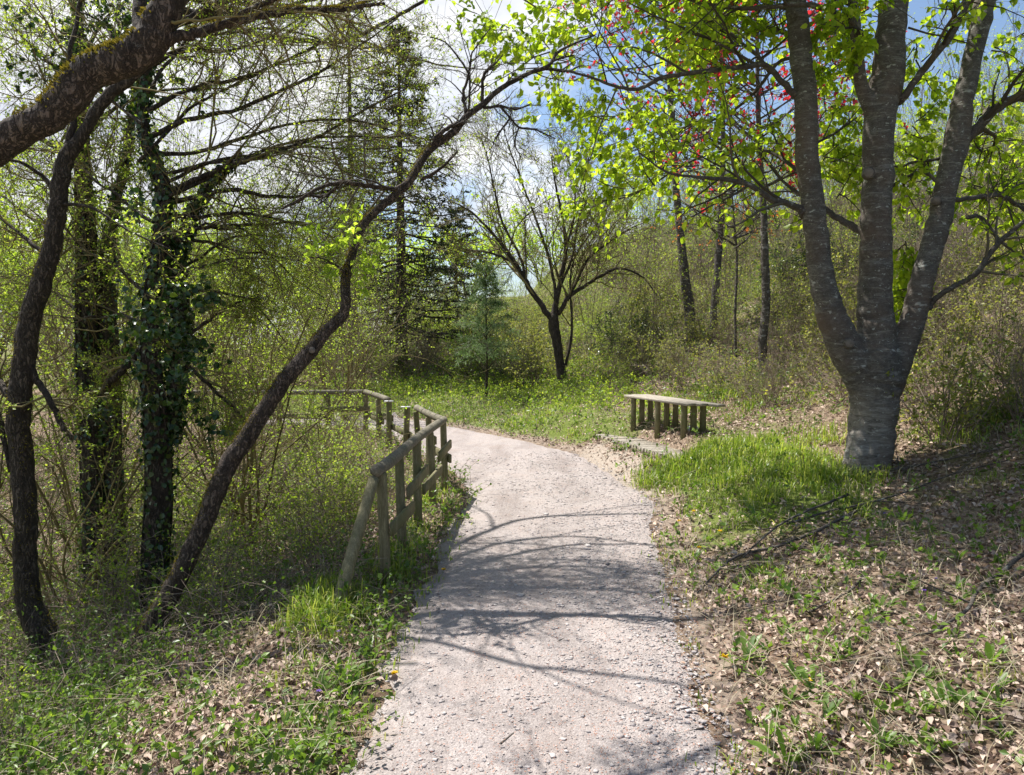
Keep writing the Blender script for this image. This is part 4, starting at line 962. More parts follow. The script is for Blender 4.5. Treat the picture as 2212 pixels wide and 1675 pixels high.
def vines(parent, pts, n, rr=.012):
    p = resample(catmull(pts, 5), 26); mb = MB()
    for i in range(n):
        a = rng.random() * 6.283; j0 = rng.integers(0, 8); j1 = rng.integers(14, 26); w = rng.normal(0, .14)
        l = [(*(p[j, :3] + (p[j, 3] + .006) * np.array([math.cos(a + w * (j - j0)), math.sin(a + w * (j - j0)), 0])), rr * (1 - .5 * (j - j0) / 26)) for j in range(j0, j1)]
        add_tube(mb, l, 6, .12, 2)
    return mb.build('vine_stems', M['bark3'], parent, smooth=True)
def ivy_tree(name, label, stems, nleaf, boughs, vn=8, mat='bark3', leafb=None, twl='tiny', thick=.05, lo=0.0, Li=.052):
    s0 = ground_first(stems[0]); off = s0[0, 1] - PT([stems[0][0]])[0, 1]
    e = empty(name, s0[0, :3], label, 'tree')
    dd = lambda l: PT([(u, v, d + off / FWD[1], w) for u, v, d, w in l])
    ls = [dd(s) for s in stems]
    ls[0] = np.concatenate([[ls[0][0] + np.array([0, 0, -.25, .02])], ls[0]])
    smooth_tubes(e, 'trunk', ls, M[mat], 14, None, .08)
    if vn: vines(e, ls[0], vn)
    for l in ls:
        if nleaf: ivy_on(e, l, nleaf // len(ls), L=Li, lo=lo, thick=thick)
    global d6
    d6 = dd
    bl = [dd(b) for b in boughs]
    for b in bl:
        mb = MB(); add_tube(mb, b, 7, .08, 5, .25); mb.build('branch', M[mat], e, smooth=True)
    return e, ls, bl
T5, s5, b5 = ivy_tree('ivy_clad_tree', 'double trunk wrapped in ivy between the left edge trunk and the vine-laced one',
  [[(212, 1290, 6.6, 62), (205, 1180, 6.6, 52), (200, 1000, 6.6, 48), (193, 850, 6.6, 50), (190, 700, 6.6, 46), (188, 550, 6.6, 42), (182, 400, 6.6, 34), (176, 250, 6.6, 28), (170, 100, 6.6, 24), (165, -60, 6.7, 20), (160, -250, 6.8, 15)],
   [(262, 1290, 6.7, 44), (250, 1150, 6.7, 40), (242, 950, 6.7, 40), (238, 800, 6.7, 42), (232, 640, 6.7, 36), (240, 480, 6.8, 26), (270, 350, 6.9, 20), (290, 220, 7.0, 16), (310, 80, 7, 13), (330, -60, 7.2, 9)]],
  8000, [[(240, 800, 6.7, 16), (262, 770, 6.6, 15), (290, 745, 6.5, 12), (305, 735, 6.5, 8)], [(196, 560, 6.6, 16), (150, 520, 6.8, 12), (80, 480, 7, 8), (0, 420, 7.1, 5)], [(185, 380, 6.6, 14), (120, 320, 6.8, 10), (40, 280, 7, 7), (-30, 260, 7.1, 4)],
         [(180, 300, 6.6, 12), (240, 240, 6.9, 9), (330, 200, 7.1, 6), (430, 190, 7.3, 4)], [(178, 180, 6.6, 12), (90, 120, 6.8, 8), (10, 40, 7, 5)], [(175, 120, 6.6, 10), (230, 40, 6.9, 7), (300, -20, 7, 5)], [(195, 700, 6.6, 10), (130, 640, 6.8, 7), (60, 600, 7, 5), (-10, 590, 7.1, 3)]], 7)
PLb, Rb = pad(b5, 12)
crown(T5, PLb, Rb, [dict(n=9, ang=55, lr=.6, K=7, rr=.5, wob=.2), dict(n=7, ang=50, lr=.5, K=6, wob=.2), dict(n=4, ang=50, lr=.5, K=4)], [dict(per=2, L=.03, W=.018)], 'twigy', 'tiny')
T6, s6, b6 = ivy_tree('vine_laced_tree', 'ivy-leaved trunk laced with thick vine stems beside the leaning tree foot',
  [[(330, 1325, 6.1, 62), (335, 1200, 6.1, 54), (345, 1050, 6.1, 54), (335, 900, 6.1, 50), (330, 800, 6.1, 44), (326, 700, 6.1, 36), (335, 600, 6.1, 34), (352, 480, 6.2, 30), (352, 400, 6.3, 28), (310, 280, 6.4, 22), (318, 160, 6.5, 18), (330, 20, 6.6, 14), (330, -120, 6.7, 9)],
   [(370, 950, 6.2, 30), (382, 800, 6.2, 34), (388, 700, 6.25, 38), (380, 600, 6.3, 30), (400, 500, 6.4, 22), (450, 400, 6.6, 16), (520, 330, 6.8, 12)]],
  9500, [[(318, 745, 6.1, 17), (290, 770, 6.1, 15), (265, 800, 6.1, 15), (235, 830, 6.2, 14), (215, 860, 6.3, 8)],
         [(352, 420, 6.3, 14), (420, 390, 6.3, 12), (480, 365, 6.4, 11), (540, 345, 6.4, 10), (620, 320, 6.5, 9), (700, 290, 6.6, 7), (800, 230, 6.8, 5), (880, 190, 6.9, 3)],
         [(352, 440, 6.3, 13), (430, 425, 6.3, 11), (500, 410, 6.4, 10), (580, 425, 6.5, 8), (680, 420, 6.6, 6), (780, 390, 6.7, 4)],
         [(345, 460, 6.3, 12), (420, 470, 6.4, 9), (520, 460, 6.5, 7), (620, 480, 6.6, 5), (700, 500, 6.7, 3)],
         [(315, 300, 6.4, 14), (400, 260, 6.4, 11), (500, 240, 6.4, 9), (600, 200, 6.5, 8), (700, 150, 6.6, 6), (790, 90, 6.8, 4), (860, 40, 6.9, 3)],
         [(320, 240, 6.4, 12), (420, 190, 6.5, 9), (520, 170, 6.6, 8), (640, 120, 6.8, 6), (740, 60, 7, 4), (800, 0, 7.1, 3)],
         [(312, 330, 6.4, 12), (420, 330, 6.5, 9), (520, 300, 6.6, 8), (620, 270, 6.8, 6), (760, 260, 7, 5), (900, 300, 7.2, 3)],
         [(322, 140, 6.5, 12), (400, 110, 6.6, 9), (500, 110, 6.7, 7), (600, 70, 6.9, 5), (680, 20, 7, 3)],
         [(340, 560, 6.2, 8), (420, 580, 6.2, 6), (500, 560, 6.3, 5), (590, 560, 6.4, 3)],
         [(385, 745, 6.2, 9), (440, 700, 6.2, 7), (500, 660, 6.2, 5), (560, 640, 6.3, 3)],
         [(388, 780, 6.2, 10), (430, 810, 6.1, 9), (480, 860, 6.1, 7), (530, 905, 6.0, 5)]], 9)
more = []
for (u0, v0, u1, v1) in ((350, 430, 960, 260), (350, 500, 800, 560), (330, 620, 640, 520), (345, 520, 700, 640), (300, 350, 620, 120), (318, 200, 560, -20), (330, 90, 820, 130), (352, 380, 900, 330), (380, 640, 620, 720), (320, 640, 100, 500), (330, 480, 90, 330), (310, 270, 60, 120), (318, 160, 130, 0), (352, 400, 740, 350), (400, 500, 660, 600), (320, 700, 130, 700), (330, 600, 560, 440)):
    sg = rng.normal(0, 18, 7); ks = np.linspace(0, 1, 7); more.append(d6([(u0 + (u1 - u0) * k, v0 + (v1 - v0) * k - 40 * math.sin(k * 3.14) * (1 if u1 > u0 else .3) + sg[i] * k, 6.2 + 1.6 * k * (.4 + .6 * rng.random()), 9 * (1 - .75 * k)) for i, k in enumerate(ks)]))
for b in more:
    mb = MB(); add_tube(mb, b, 6, .08, 4, .25); mb.build('branch', M['bark3'], T6, smooth=True)
PLb, Rb = pad(b6 + more, 14)
crown(T6, PLb, Rb, [dict(n=15, ang=50, lr=.55, K=8, rr=.5, wob=.17, flat=.3, t0=.1), dict(n=9, ang=48, lr=.5, K=6, wob=.2), dict(n=5, ang=48, lr=.5, K=4, lmin=.1)], [dict(per=2, L=.024, W=.015)], 'twigy', 'tiny')
# hanging ivy clump on the branching side
iv = []
for i in range(20):
    a = P(375 + rng.normal(0, 48), 690 + rng.normal(0, 120), 6.2 + rng.normal(0, .1)); iv.append(np.column_stack([np.linspace(a, a + rdir(1)[0] * .3, 4), np.full(4, .004)]))
PLc, Rc = pad(iv, 5); crown(T6, PLc, Rc, [dict(n=5, ang=60, lr=.8, K=4)], [dict(per=8, L=.052, W=.045, kind='leaf', spread=.9, droop=.6, nz=.1)], 'twigd', 'ivy', ('ivy_twigs', 'ivy_bush'))

def moss_on(parent, pts, n, lo, hi, L=.022):
    p = resample(catmull(pts, 5), 80); k = lo + rng.random(n) * (hi - lo); keep = rng.random(n) < 2.2 * (fnoise(k * 30, k * 0 + 3) - .3); k = k[keep]; n = len(k)
    i = k * 78; j = i.astype(int); f = (i - j)[:, None]; q = p[j] * (1 - f) + p[j + 1] * f; tan = unit(p[j + 1, :3] - p[j, :3])
    up = np.array([0, 0, 1.]) - tan * tan[:, 2:3]; up = unit(up); sd_ = np.cross(tan, up); a = rng.normal(0, .55, n)[:, None]
    nr = up * np.cos(a) + sd_ * np.sin(a); c = q[:, :3] + nr * q[:, 3:4] * (.93 + .1 * rng.random((n, 1)))
    V, F = leaf_quads(c, unit(nr + rdir(n) * .7), rdir(n), L * (.5 + rng.random(n)), L * .45, 'rhomb'); mb = MB(); mb.add(V, F); return mb.build('moss', M['moss'], parent)
moss_on(T4, l4[0], 11000, .42, .95)
moss_on(T4, l4[1], 2500, .1, .9, .014)
moss_on(TT2, t2l, 6000, .02, .75, .014)
moss_on(T3, l3, 2500, .0, .6, .016)

# upper left twiggery
ul = []
for (u0, v0, u1, v1) in ((176, 250, 20, 140), (170, 100, 40, -10), (172, 150, 60, 60), (180, 330, 20, 330), (182, 400, 40, 440), (290, 220, 420, 130), (310, 80, 430, 20), (188, 500, 20, 540), (240, 480, 330, 380), (192, 600, 60, 660), (232, 640, 320, 560), (300, 160, 420, 90), (186, 460, 300, 300)):
    q = np.linspace(0, 1, 6); ul.append(PT([(u0 + (u1 - u0) * k, v0 + (v1 - v0) * k + rng.normal(0, 8), 7.2 + .9 * k, 9 * (1 - .7 * k)) for k in q]))
PLb, Rb = pad(ul, 12)
crown(T5, PLb, Rb, [dict(n=13, ang=55, lr=.7, K=7, rr=.5, wob=.2), dict(n=7, ang=50, lr=.5, K=6, wob=.2), dict(n=4, ang=50, lr=.5, K=4)], [dict(per=3, L=.03, W=.018)], 'twigy', 'tiny', ('fine_twigs', 'budding_leaves'))
cl = [b[:, :3] for b in ul]
iv = []
for i in range(26):
    a = P(60 + rng.random() * 330, -10 + rng.random() * 240, 7.4 + rng.random() * .6); iv.append(np.column_stack([np.linspace(a, a + rdir(1)[0] * .35, 4), np.full(4, .004)]))
PLc, Rc = pad(iv, 5); crown(T5, PLc, Rc, [dict(n=5, ang=60, lr=.9, K=4)], [dict(per=7, L=.055, W=.048, kind='leaf', spread=.9, droop=.5, nz=.1)], 'twigd', 'ivy', ('ivy_stems', 'ivy_clump'))

# unseen boughs added to the vine-laced tree so their shadows stripe the gravel
hb = []
for (ys, ye, z1, x1, r) in ((10.4, 10.9, 7.2, .0, .04), (9.7, 9.5, 6.9, -.3, .032), (9.2, 9.5, 6.5, .6, .036), (8.6, 8.3, 6.3, .2, .028), (7.9, 8.0, 6.0, -.4, .03), (7.2, 7.3, 5.9, .3, .042), (6.6, 6.0, 5.7, .1, .03)):
    q = np.linspace(0, 1, 10); a = np.array([-3.25, 7.1, 4.6 + rng.random() * .8]); c = np.array([x1, ye, z1])
    ln = a + (c - a) * q[:, None] + np.column_stack([q * 0, rng.normal(0, .07, 10) * q + (ys - 7.1) * np.sin(np.minimum(1, q * 2.2) * 1.57) * (1 - q), .25 * np.sin(q * 3.14)]); hb.append(np.column_stack([ln, r * (1 - .7 * q)]))
for b in hb:
    mb = MB(); add_tube(mb, b, 7, .08, 4, .2); mb.build('branch', M['bark3'], T6, smooth=True)
PLb, Rb = pad(hb, 14)
crown(T6, PLb, Rb, [dict(n=5, t0=.3, ang=32, aj=10, lr=.38, K=8, rr=.6, rend=.4, wob=.1, flat=.5), dict(n=2, t0=.3, ang=35, lr=.4, K=5, rr=.6, wob=.12)], None, 'twigd', 'tiny', ('shadow_twigs', 'none'))
# ------------------------------------------------------------------ background trees
def simple_tree(name, label, pts, tmat, lims, lv, leaf, twmat='twig', lmat='tiny', group=None, n=9, base_sink=.2, parts=('twigs', 'foliage')):
    s = ground_first(pts); off = s[0, 1] - PT([pts[0]])[0, 1]
    e = empty(name, s[0, :3], label, 'tree', group)
    s = np.concatenate([[s[0] + np.array([0, 0, -base_sink, s[0, 3] * .2])], s])
    smooth_tubes(e, 'trunk', [s], M[tmat], n, None, .06)
    dd = lambda l: PT([(u, v, d + off / FWD[1], w) for u, v, d, w in l])
    bl = [dd(b) for b in lims]
    for b in bl:
        mb = MB(); add_tube(mb, b, 6, .06, 4, .2); mb.build('branch', M[tmat], e, smooth=True)
    src = bl + [s[len(s) // 2:] * np.array([1, 1, 1, .5])]
    PLb, Rb = pad(src, 12)
    crown(e, PLb, Rb, lv, leaf, twmat, lmat, parts, minr=.0042)
    return e
d0 = G(1213, 832)[1]
simple_tree('bare_crowned_tree', 'dark spreading tree with a bare many-branched crown at the bend of the path',
  [(1216, 832, d0, 24.7), (1210, 790, d0, 20.9), (1203, 740, d0, 21.8), (1196, 700, d0, 24.7), (1200, 660, d0, 13.5), (1212, 600, d0, 11.2), (1222, 540, d0, 9.0), (1215, 470, d0, 6.8), (1200, 400, d0, 4.5), (1190, 330, d0, 3.0)], 'bark3',
  [[(1192, 690, d0, 14.2), (1165, 655, d0, 12.8), (1135, 610, d0, 12.0), (1115, 575, d0, 10.5), (1098, 545, d0, 9.0), (1060, 500, d0, 6.0), (1020, 460, d0, 4.5), (985, 440, d0, 3.0)],
   [(1110, 570, d0, 7.5), (1085, 555, d0, 6.0), (1050, 545, d0, 4.5), (1010, 540, d0, 3.0), (975, 530, d0, 1.5)],
   [(1135, 610, d0, 7.5), (1125, 560, d0, 6.0), (1085, 480, d0, 5.2), (1070, 420, d0, 4.5), (1055, 350, d0, 3.0), (1040, 300, d0, 2.2)],
   [(1205, 680, d0, 10.5), (1230, 640, d0, 9.8), (1260, 620, d0, 8.2), (1300, 595, d0, 6.8), (1340, 580, d0, 5.2), (1390, 600, d0, 3.8), (1420, 640, d0, 2.2)],
   [(1225, 650, d0, 7.5), (1245, 610, d0, 6.8), (1270, 560, d0, 6.0), (1320, 520, d0, 4.5), (1370, 490, d0, 3.0), (1400, 480, d0, 1.5)],
   [(1200, 660, d0, 7.5), (1195, 600, d0, 6.8), (1180, 540, d0, 6.0), (1160, 480, d0, 5.2), (1130, 400, d0, 3.8), (1100, 320, d0, 3.0), (1085, 270, d0, 1.5)],
   [(1210, 620, d0, 6.8), (1235, 560, d0, 6.0), (1245, 500, d0, 5.2), (1260, 430, d0, 3.8), (1270, 350, d0, 3.0), (1280, 290, d0, 1.5)],
   [(1222, 540, d0, 6.0), (1240, 470, d0, 4.5), (1240, 400, d0, 3.8), (1225, 330, d0, 2.2)],
   [(1222, 790, d0, 6.6), (1232, 740, d0, 6.6), (1236, 690, d0, 5.2), (1232, 640, d0, 4.5), (1240, 560, d0, 3.8), (1300, 470, d0, 3.0), (1330, 400, d0, 1.5)]],
  [dict(n=17, t0=.12, ang=42, lr=.6, K=7, rr=.45, wob=.17, up=.05), dict(n=9, ang=42, lr=.5, K=6, rr=.55, wob=.18, up=.04), dict(n=5, ang=42, lr=.5, K=4)], [dict(per=1, L=.05, W=.035, frac=.7)], 'twigy', 'tiny')
# straight trunks on the right
def up_l(u, v, d, n, ln, side=(-1, 1)):
    o = []
    for i in range(n):
        t = rng.random(); vv = v[0] + (v[1] - v[0]) * t; uu = u[0] + (u[1] - u[0]) * t; sg = rng.choice(side); l = ln * (.5 + rng.random()); rise = .3 + rng.random() * .8
        o.append([(uu, vv, d, 5), (uu + sg * l * .35, vv - l * rise * .3, d + rng.normal(0, .3), 4), (uu + sg * l * .7, vv - l * rise * .75, d + rng.normal(0, .6), 3), (uu + sg * l, vv - l * rise * 1.2, d + rng.normal(0, .8), 2)])
    return o
redleaf = [dict(per=5, L=.09, W=.07, spread=.8, droop=.3, nz=.3, frac=.9)]
dd = G(1651, 812)[1]
simple_tree('red_leaved_tree', 'slim white-spotted trunk with red leaves high up and coppery leaves lower, behind the bench', [(1650, 812, dd, 21), (1648, 740, dd, 20), (1655, 650, dd, 19), (1652, 560, dd, 18), (1650, 470, dd, 15), (1644, 370, dd, 13), (1638, 250, dd, 11), (1636, 120, dd, 9), (1635, 0, dd, 8), (1630, -150, dd, 5)], 'bark4',
  up_l((1640, 1636), (420, -40), dd, 30, 150), [dict(n=6, ang=45, lr=.55, K=6, wob=.15), dict(n=4, ang=45, lr=.5, K=4, lmin=.15)], redleaf, 'twigd', 'red')
dd = G(1492, 735)[1]
simple_tree('red_leaved_tree', 'grey leaning trunk with sparse red leaves against the sky, left of the white-spotted trunk', [(1494, 740, dd, 26), (1487, 650, dd, 24), (1475, 560, dd, 20), (1464, 450, dd, 16), (1456, 340, dd, 15), (1450, 220, dd, 14), (1443, 100, dd, 13), (1436, 0, dd, 12), (1430, -120, dd, 8)], 'bark4',
  up_l((1455, 1438), (420, -20), dd, 26, 130), [dict(n=6, ang=45, lr=.55, K=6, wob=.15), dict(n=4, ang=45, lr=.5, K=4, lmin=.15)], redleaf, 'twigd', 'red')
cop = dict(n=6, ang=45, lr=.55, K=6, wob=.15), dict(n=4, ang=45, lr=.5, K=4, lmin=.15)
dd = G(1600, 780)[1]
simple_tree('copper_leaved_sapling', 'thin sapling with orange copper leaves between the two red-leaved trees', [(1590, 790, dd, 6), (1588, 680, dd, 6), (1592, 560, dd, 5), (1585, 470, dd, 4), (1580, 400, dd, 3)], 'bark4',
  up_l((1588, 1582), (560, 410), dd, 9, 80), list(cop), [dict(per=3, L=.06, W=.04, spread=.8, frac=.5)], 'twigd', 'orange')
dd = G(1545, 730)[1]
simple_tree('grey_trunked_tree', 'rough grey trunk leaning right just beyond the grey red-leaved tree', [(1540, 740, dd, 18), (1545, 640, dd, 18), (1553, 540, dd, 15), (1560, 430, dd, 14), (1562, 330, dd, 11), (1560, 200, dd, 9), (1555, 60, dd, 7), (1550, -60, dd, 5)], 'bark4',
  up_l((1560, 1552), (480, 0), dd, 14, 100), [dict(n=6, ang=45, lr=.55, K=6, wob=.15), dict(n=5, ang=45, lr=.5, K=4, lmin=.15)], [dict(per=2, L=.07, W=.045, frac=.5)], 'twigd', 'tiny')

# ------------------------------------------------------------------ conifers
def conifer(label, u, v, topv, wbase, rad, dist, lmat='needle', nwh=26, dens=1.0, low=.16, group=None, droop=.12, name='conifer', leafL=.17, leafW=.03, bn=13):
    p, _ = G(u, v, 120)
    # stand at distance dist on the terrain in that direction
    x = (u - CU) / FPX * dist; y = dist; z = h1(x, y); top = CAMZ + (745 - topv) / FPX * dist; Ht = top - z
    e = empty(name, (x, y, z), label, 'conifer tree', group)
    r = wbase / FPX * dist / 2
    mb = MB(); add_tube(mb, [(x, y, z - .3, r * 1.15), (x + .02, y, z + Ht * .3, r * .85), (x, y, z + Ht * .7, r * .4), (x, y, z + Ht, .012)], 10, .05, 5); mb.build('trunk', M['bark3'], e, smooth=True)
    L = []; 
    for i in range(nwh):
        t = low + (1 - low) * (i / nwh) ** .95; k = 5 if i < nwh - 4 else 4
        ln = rad * (1 - t) ** .8 * (.75 + .5 * rng.random()) + .12
        for j in range(k):
            a = j / k * 6.283 + i * .9 + rng.normal(0, .2); l = ln * (.7 + .5 * rng.random()); zz = z + Ht * t + rng.normal(0, .08)
            s = np.linspace(0, 1, 6); pts = np.column_stack([x + np.cos(a) * l * s, y + np.sin(a) * l * s, zz - droop * l * np.sin(s * 2.4) + .08 * l * s ** 2, np.linspace(.02, .005, 6) * (1 + ln * .3) * (.45 if rad < 2 else 1)])
            L.append(pts)
    PLb = np.stack([l[:, :3] for l in L]); Rb = np.stack([l[:, 3] for l in L])
    mb = MB(); V, fs = tubes(PLb, Rb, 4, cap=False); mb.add(V, *fs)
    C, CR = spawn(PLb, Rb, bn, .15, 1, 55, 12, .34, .35, 5, .5, .5, -.03, .1, flat=.85, lmin=.12)
    V, fs = tubes(C, np.maximum(CR, .004), 3, cap=False); mb.add(V, *fs); mb.build('branches', M['twigd'], e)
    V, F = leaves_on(C, int(7 * dens), leafL, leafW, 'rhomb', 0, .55, .08, .4, .5)
    V2, F2 = leaves_on(PLb, int(8 * dens), leafL, leafW, 'rhomb', .25, .6, .08, .4, .5)
    mb = MB(); mb.add(V, F); mb.add(V2, F2); mb.build('needles', M[lmat], e)
    return e
conifer('dark layered conifer with a straight black trunk, tallest left of the bend', 867, 760, 60, 25, 3.9, 27, 'needle', 26, 1.3, .10, leafW=.045, leafL=.18)
conifer('pale feathery conifer rising behind the leaning tree top', 762, 740, -60, 18, 3.8, 31, 'larch', 25, .7)
if 0: conifer('slim conifer standing between the tall dark one and the pale feathery one', 796, 745, 90, 14, 3.4, 34, 'larch', 24, 1.0)
conifer('broken dark conifer half hidden right of the tall dark one', 985, 740, 440, 10, 3.0, 36, 'needle', 14, 1.2, leafW=.04)
pn = conifer('small bluish green pine with soft long needles near the bend', 1050, 790, 570, 6, 1.0, 21, 'pine', 10, 2.0, .2, None, -.5, 'young_pine', .12, .014, 11)

# ------------------------------------------------------------------ prototypes: shrubs and saplings, copied over the hillside and the left slope
def shrub(name, label, group, loc, nst, hgt, spread, lv, leaf, tw, lm, up=.05, r0=.014, cat='shrub', K=10, wob=.09):
    e = empty(name, loc, label, cat, group); x, y, z = loc
    b = np.zeros((nst, K, 3)); b[:, 0] = np.column_stack([x + rng.normal(0, .12, nst), y + rng.normal(0, .12, nst), np.full(nst, z - .1)])
    d = unit(rdir(nst) * spread + np.array([0, 0, 1.])); L = hgt * (.6 + .5 * rng.random(nst))
    for k in range(1, K):
        d = unit(d + rng.normal(0, wob, d.shape) + np.array([0, 0, up])); b[:, k] = b[:, k - 1] + d * (L / (K - 1))[:, None]
    R = (r0 * (.6 + .8 * rng.random(nst)))[:, None] * np.linspace(1, .3, K)[None]
    mb = MB(); V, fs = tubes(b, R, 5, .05, cap=False); mb.add(V, *fs); mb.build('stems', M[tw], e)
    crown(e, b, R, lv, leaf, tw, lm, minr=.0035 if cat == 'sapling' else .0016)
    return e
protos = {}
S_GR = 'tall thin budding saplings massed on the hillside'
loc0 = (2.5, 24.0, h1(2.5, 24.0))
lvS = [dict(n=12, t0=.12, ang=38, lr=.35, K=6, rr=.5, wob=.12, up=.06), dict(n=5, ang=42, lr=.5, K=5, rr=.6, wob=.15)]
protos['sapA'] = shrub('sapling', 'thin budding sapling among many on the hillside', S_GR, loc0, 7, 6.0, .3, lvS, [dict(per=4, L=.06, W=.042, frac=.9)], 'twig', 'tiny', r0=.015, cat='sapling', wob=.13)
protos['sapB'] = shrub('sapling', 'thin budding sapling among many on the hillside', S_GR, (4.2, 27, h1(4.2, 27)), 5, 7.5, .18, lvS, [dict(per=4, L=.065, W=.045, frac=.9)], 'twig', 'lime', r0=.02, cat='sapling', wob=.12)
B_GR = 'low brown and green bushes under the hillside saplings'
lvB = [dict(n=9, t0=.1, ang=45, lr=.5, K=6, rr=.6, wob=.2, up=.02), dict(n=5, ang=50, lr=.5, K=4, rr=.6, wob=.2)]
protos['bushA'] = shrub('bush', 'twiggy brown and green bush among many on the hillside', B_GR, (0.5, 22.0, h1(.5, 22)), 13, 1.5, .8, lvB, [dict(per=3, L=.055, W=.038)], 'twig', 'olive', r0=.011, cat='bush')
protos['bushB'] = shrub('bush', 'twiggy brown and green bush among many on the hillside', B_GR, (-1.5, 24.0, h1(-1.5, 24)), 12, 1.9, .7, lvB, [dict(per=4, L=.06, W=.04)], 'twig', 'tiny', r0=.011, cat='bush')
protos['bushC'] = shrub('bush', 'twiggy brown and green bush among many on the hillside', B_GR, (6.5, 15.0, h1(6.5, 15)), 14, 1.4, .9, lvB, [dict(per=1, L=.045, W=.03, frac=.6)], 'twig', 'olive', r0=.010, cat='bush')
protos['bushD'] = shrub('bush', 'bare brown leafless bush among many on the hillside', 'bare leafless bushes on the hillside', (8.5, 15.5, h1(8.5, 15.5)), 15, 1.5, .8, lvB, None, 'brown', 'olive', r0=.012, cat='bush')
protos['bushE'] = shrub('bush', 'dark evergreen bush among many on the hillside', 'dark evergreen bushes on the hillside', (3.8, 21.5, h1(3.8, 21.5)), 13, 1.3, .8, lvB, [dict(per=5, L=.05, W=.03)], 'twigd', 'ivy', r0=.011, cat='bush')
def put(kind, x, y, s=1.0, label=None):
    return copy_tree(protos[kind], (x, y, h1(x, y) - .02), rng.random() * 6.283, (s * (.85 + .3 * rng.random()), s * (.85 + .3 * rng.random()), s * (.85 + .3 * rng.random())), label)
taken = []
def ok(x, y, r):
    for a, b in taken:
        if (a - x) ** 2 + (b - y) ** 2 < r * r: return False
    taken.append((x, y)); return True
# saplings: hillside right & behind
cnt = 0
for t in range(4000):
    if cnt >= 185: break
    y = 14 + rng.random() ** .8 * 38; x = -.25 * y + rng.random() * (1.0 * y)
    u = CU + x / y * FPX
    if u < 1010 and y < 34: continue
    if u > 2400 or (u < 1300 and y < 21) or (1560 > u > 1300 and y < 17) or (u > 1600 and y < 15): continue
    if ok(x, y, 1.0 + .016 * y): put('sapA' if rng.random() < .55 else 'sapB', x, y, (.62 + .35 * rng.random()) * (1 if y > 20 else .62) * (.40 + .2 * S(24, 34, y) + .40 * S(1250, 1600, u))); cnt += 1
cnt = 0; taken = []
for t in range(5000):
    if cnt >= 210: break
    y = 9.5 + rng.random() ** .9 * 32; x = -.34 * y + rng.random() * (1.1 * y); dl, dr = dLR(np.array([x]), np.array([y])); dr = dr[0]
    lim = 3.2 + 1.6 * (1 - S(1.5, 4.5, x)) * S(12, 15, y) + (2.2 if x > 2 and y < 11.5 else 0)
    if dr < lim or CU + x / y * FPX > 2450: continue
    if x < 6 and x > 1.5 and y < 12.5: continue
    if ok(x, y, .72 + .015 * y): put(rng.choice(['bushC', 'bushD', 'bushE', 'bushA'], p=([.35, .35, .12, .18] if y > 17 else [.35, .35, 0, .3])) if x > 3.5 else rng.choice(['bushA', 'bushB', 'bushD', 'bushE'], p=[.34, .3, .22, .14]), x, y, .5 + .5 * rng.random() if y < 20 else .7 + .6 * rng.random()); cnt += 1

for t in range(900):
    y = 8 + rng.random() * 9; x = 5.0 + rng.random() * 8
    if ok(x, y, .62): put(rng.choice(['bushC', 'bushD', 'bushA'], p=[.4, .35, .25]), x, y, .45 + .5 * rng.random()); cnt += 1
    if cnt > 300: break
for t in range(500):
    y = 18 + rng.random() * 16; x = -3.5 - rng.random() * (y * .62 - 3.5)
    if ok(x, y, 1.5): put('sapA' if rng.random() < .5 else 'sapB', x, y, .6 + .35 * rng.random(), 'thin budding sapling among many beyond the left slope')
# left slope: hawthorn-like bushes full of tiny fresh leaves
H_GR = 'twiggy fresh-leaved bushes crowding the left slope'
lvH = [dict(n=10, t0=.1, ang=48, lr=.5, K=7, rr=.5, wob=.2, up=.0), dict(n=7, ang=50, lr=.5, K=5, rr=.6, wob=.2), ]
Hl = 'twiggy fresh-leaved bush among many on the left slope'
protos['hawA'] = shrub('hawthorn_bush', Hl, H_GR, (-3.0, 8.5, h1(-3.0, 8.5)), 9, 3.6, .45, lvH, [dict(per=3, L=.035, W=.024, spread=.8)], 'twigy', 'lime', r0=.02, cat='bush', wob=.16)
protos['hawB'] = shrub('hawthorn_bush', Hl, H_GR, (-5.4, 9.5, h1(-5.4, 9.5)), 8, 4.4, .4, lvH, [dict(per=3, L=.035, W=.024, spread=.8)], 'twigy', 'tiny', r0=.022, cat='bush', wob=.16)
protos['hawC'] = shrub('hawthorn_bush', Hl, H_GR, (-2.0, 7.6, h1(-2.0, 7.6)), 12, 1.1, .8, lvH, [dict(per=3, L=.03, W=.02, spread=.8, frac=.7)], 'brown', 'tiny', r0=.008, cat='bush', wob=.16)
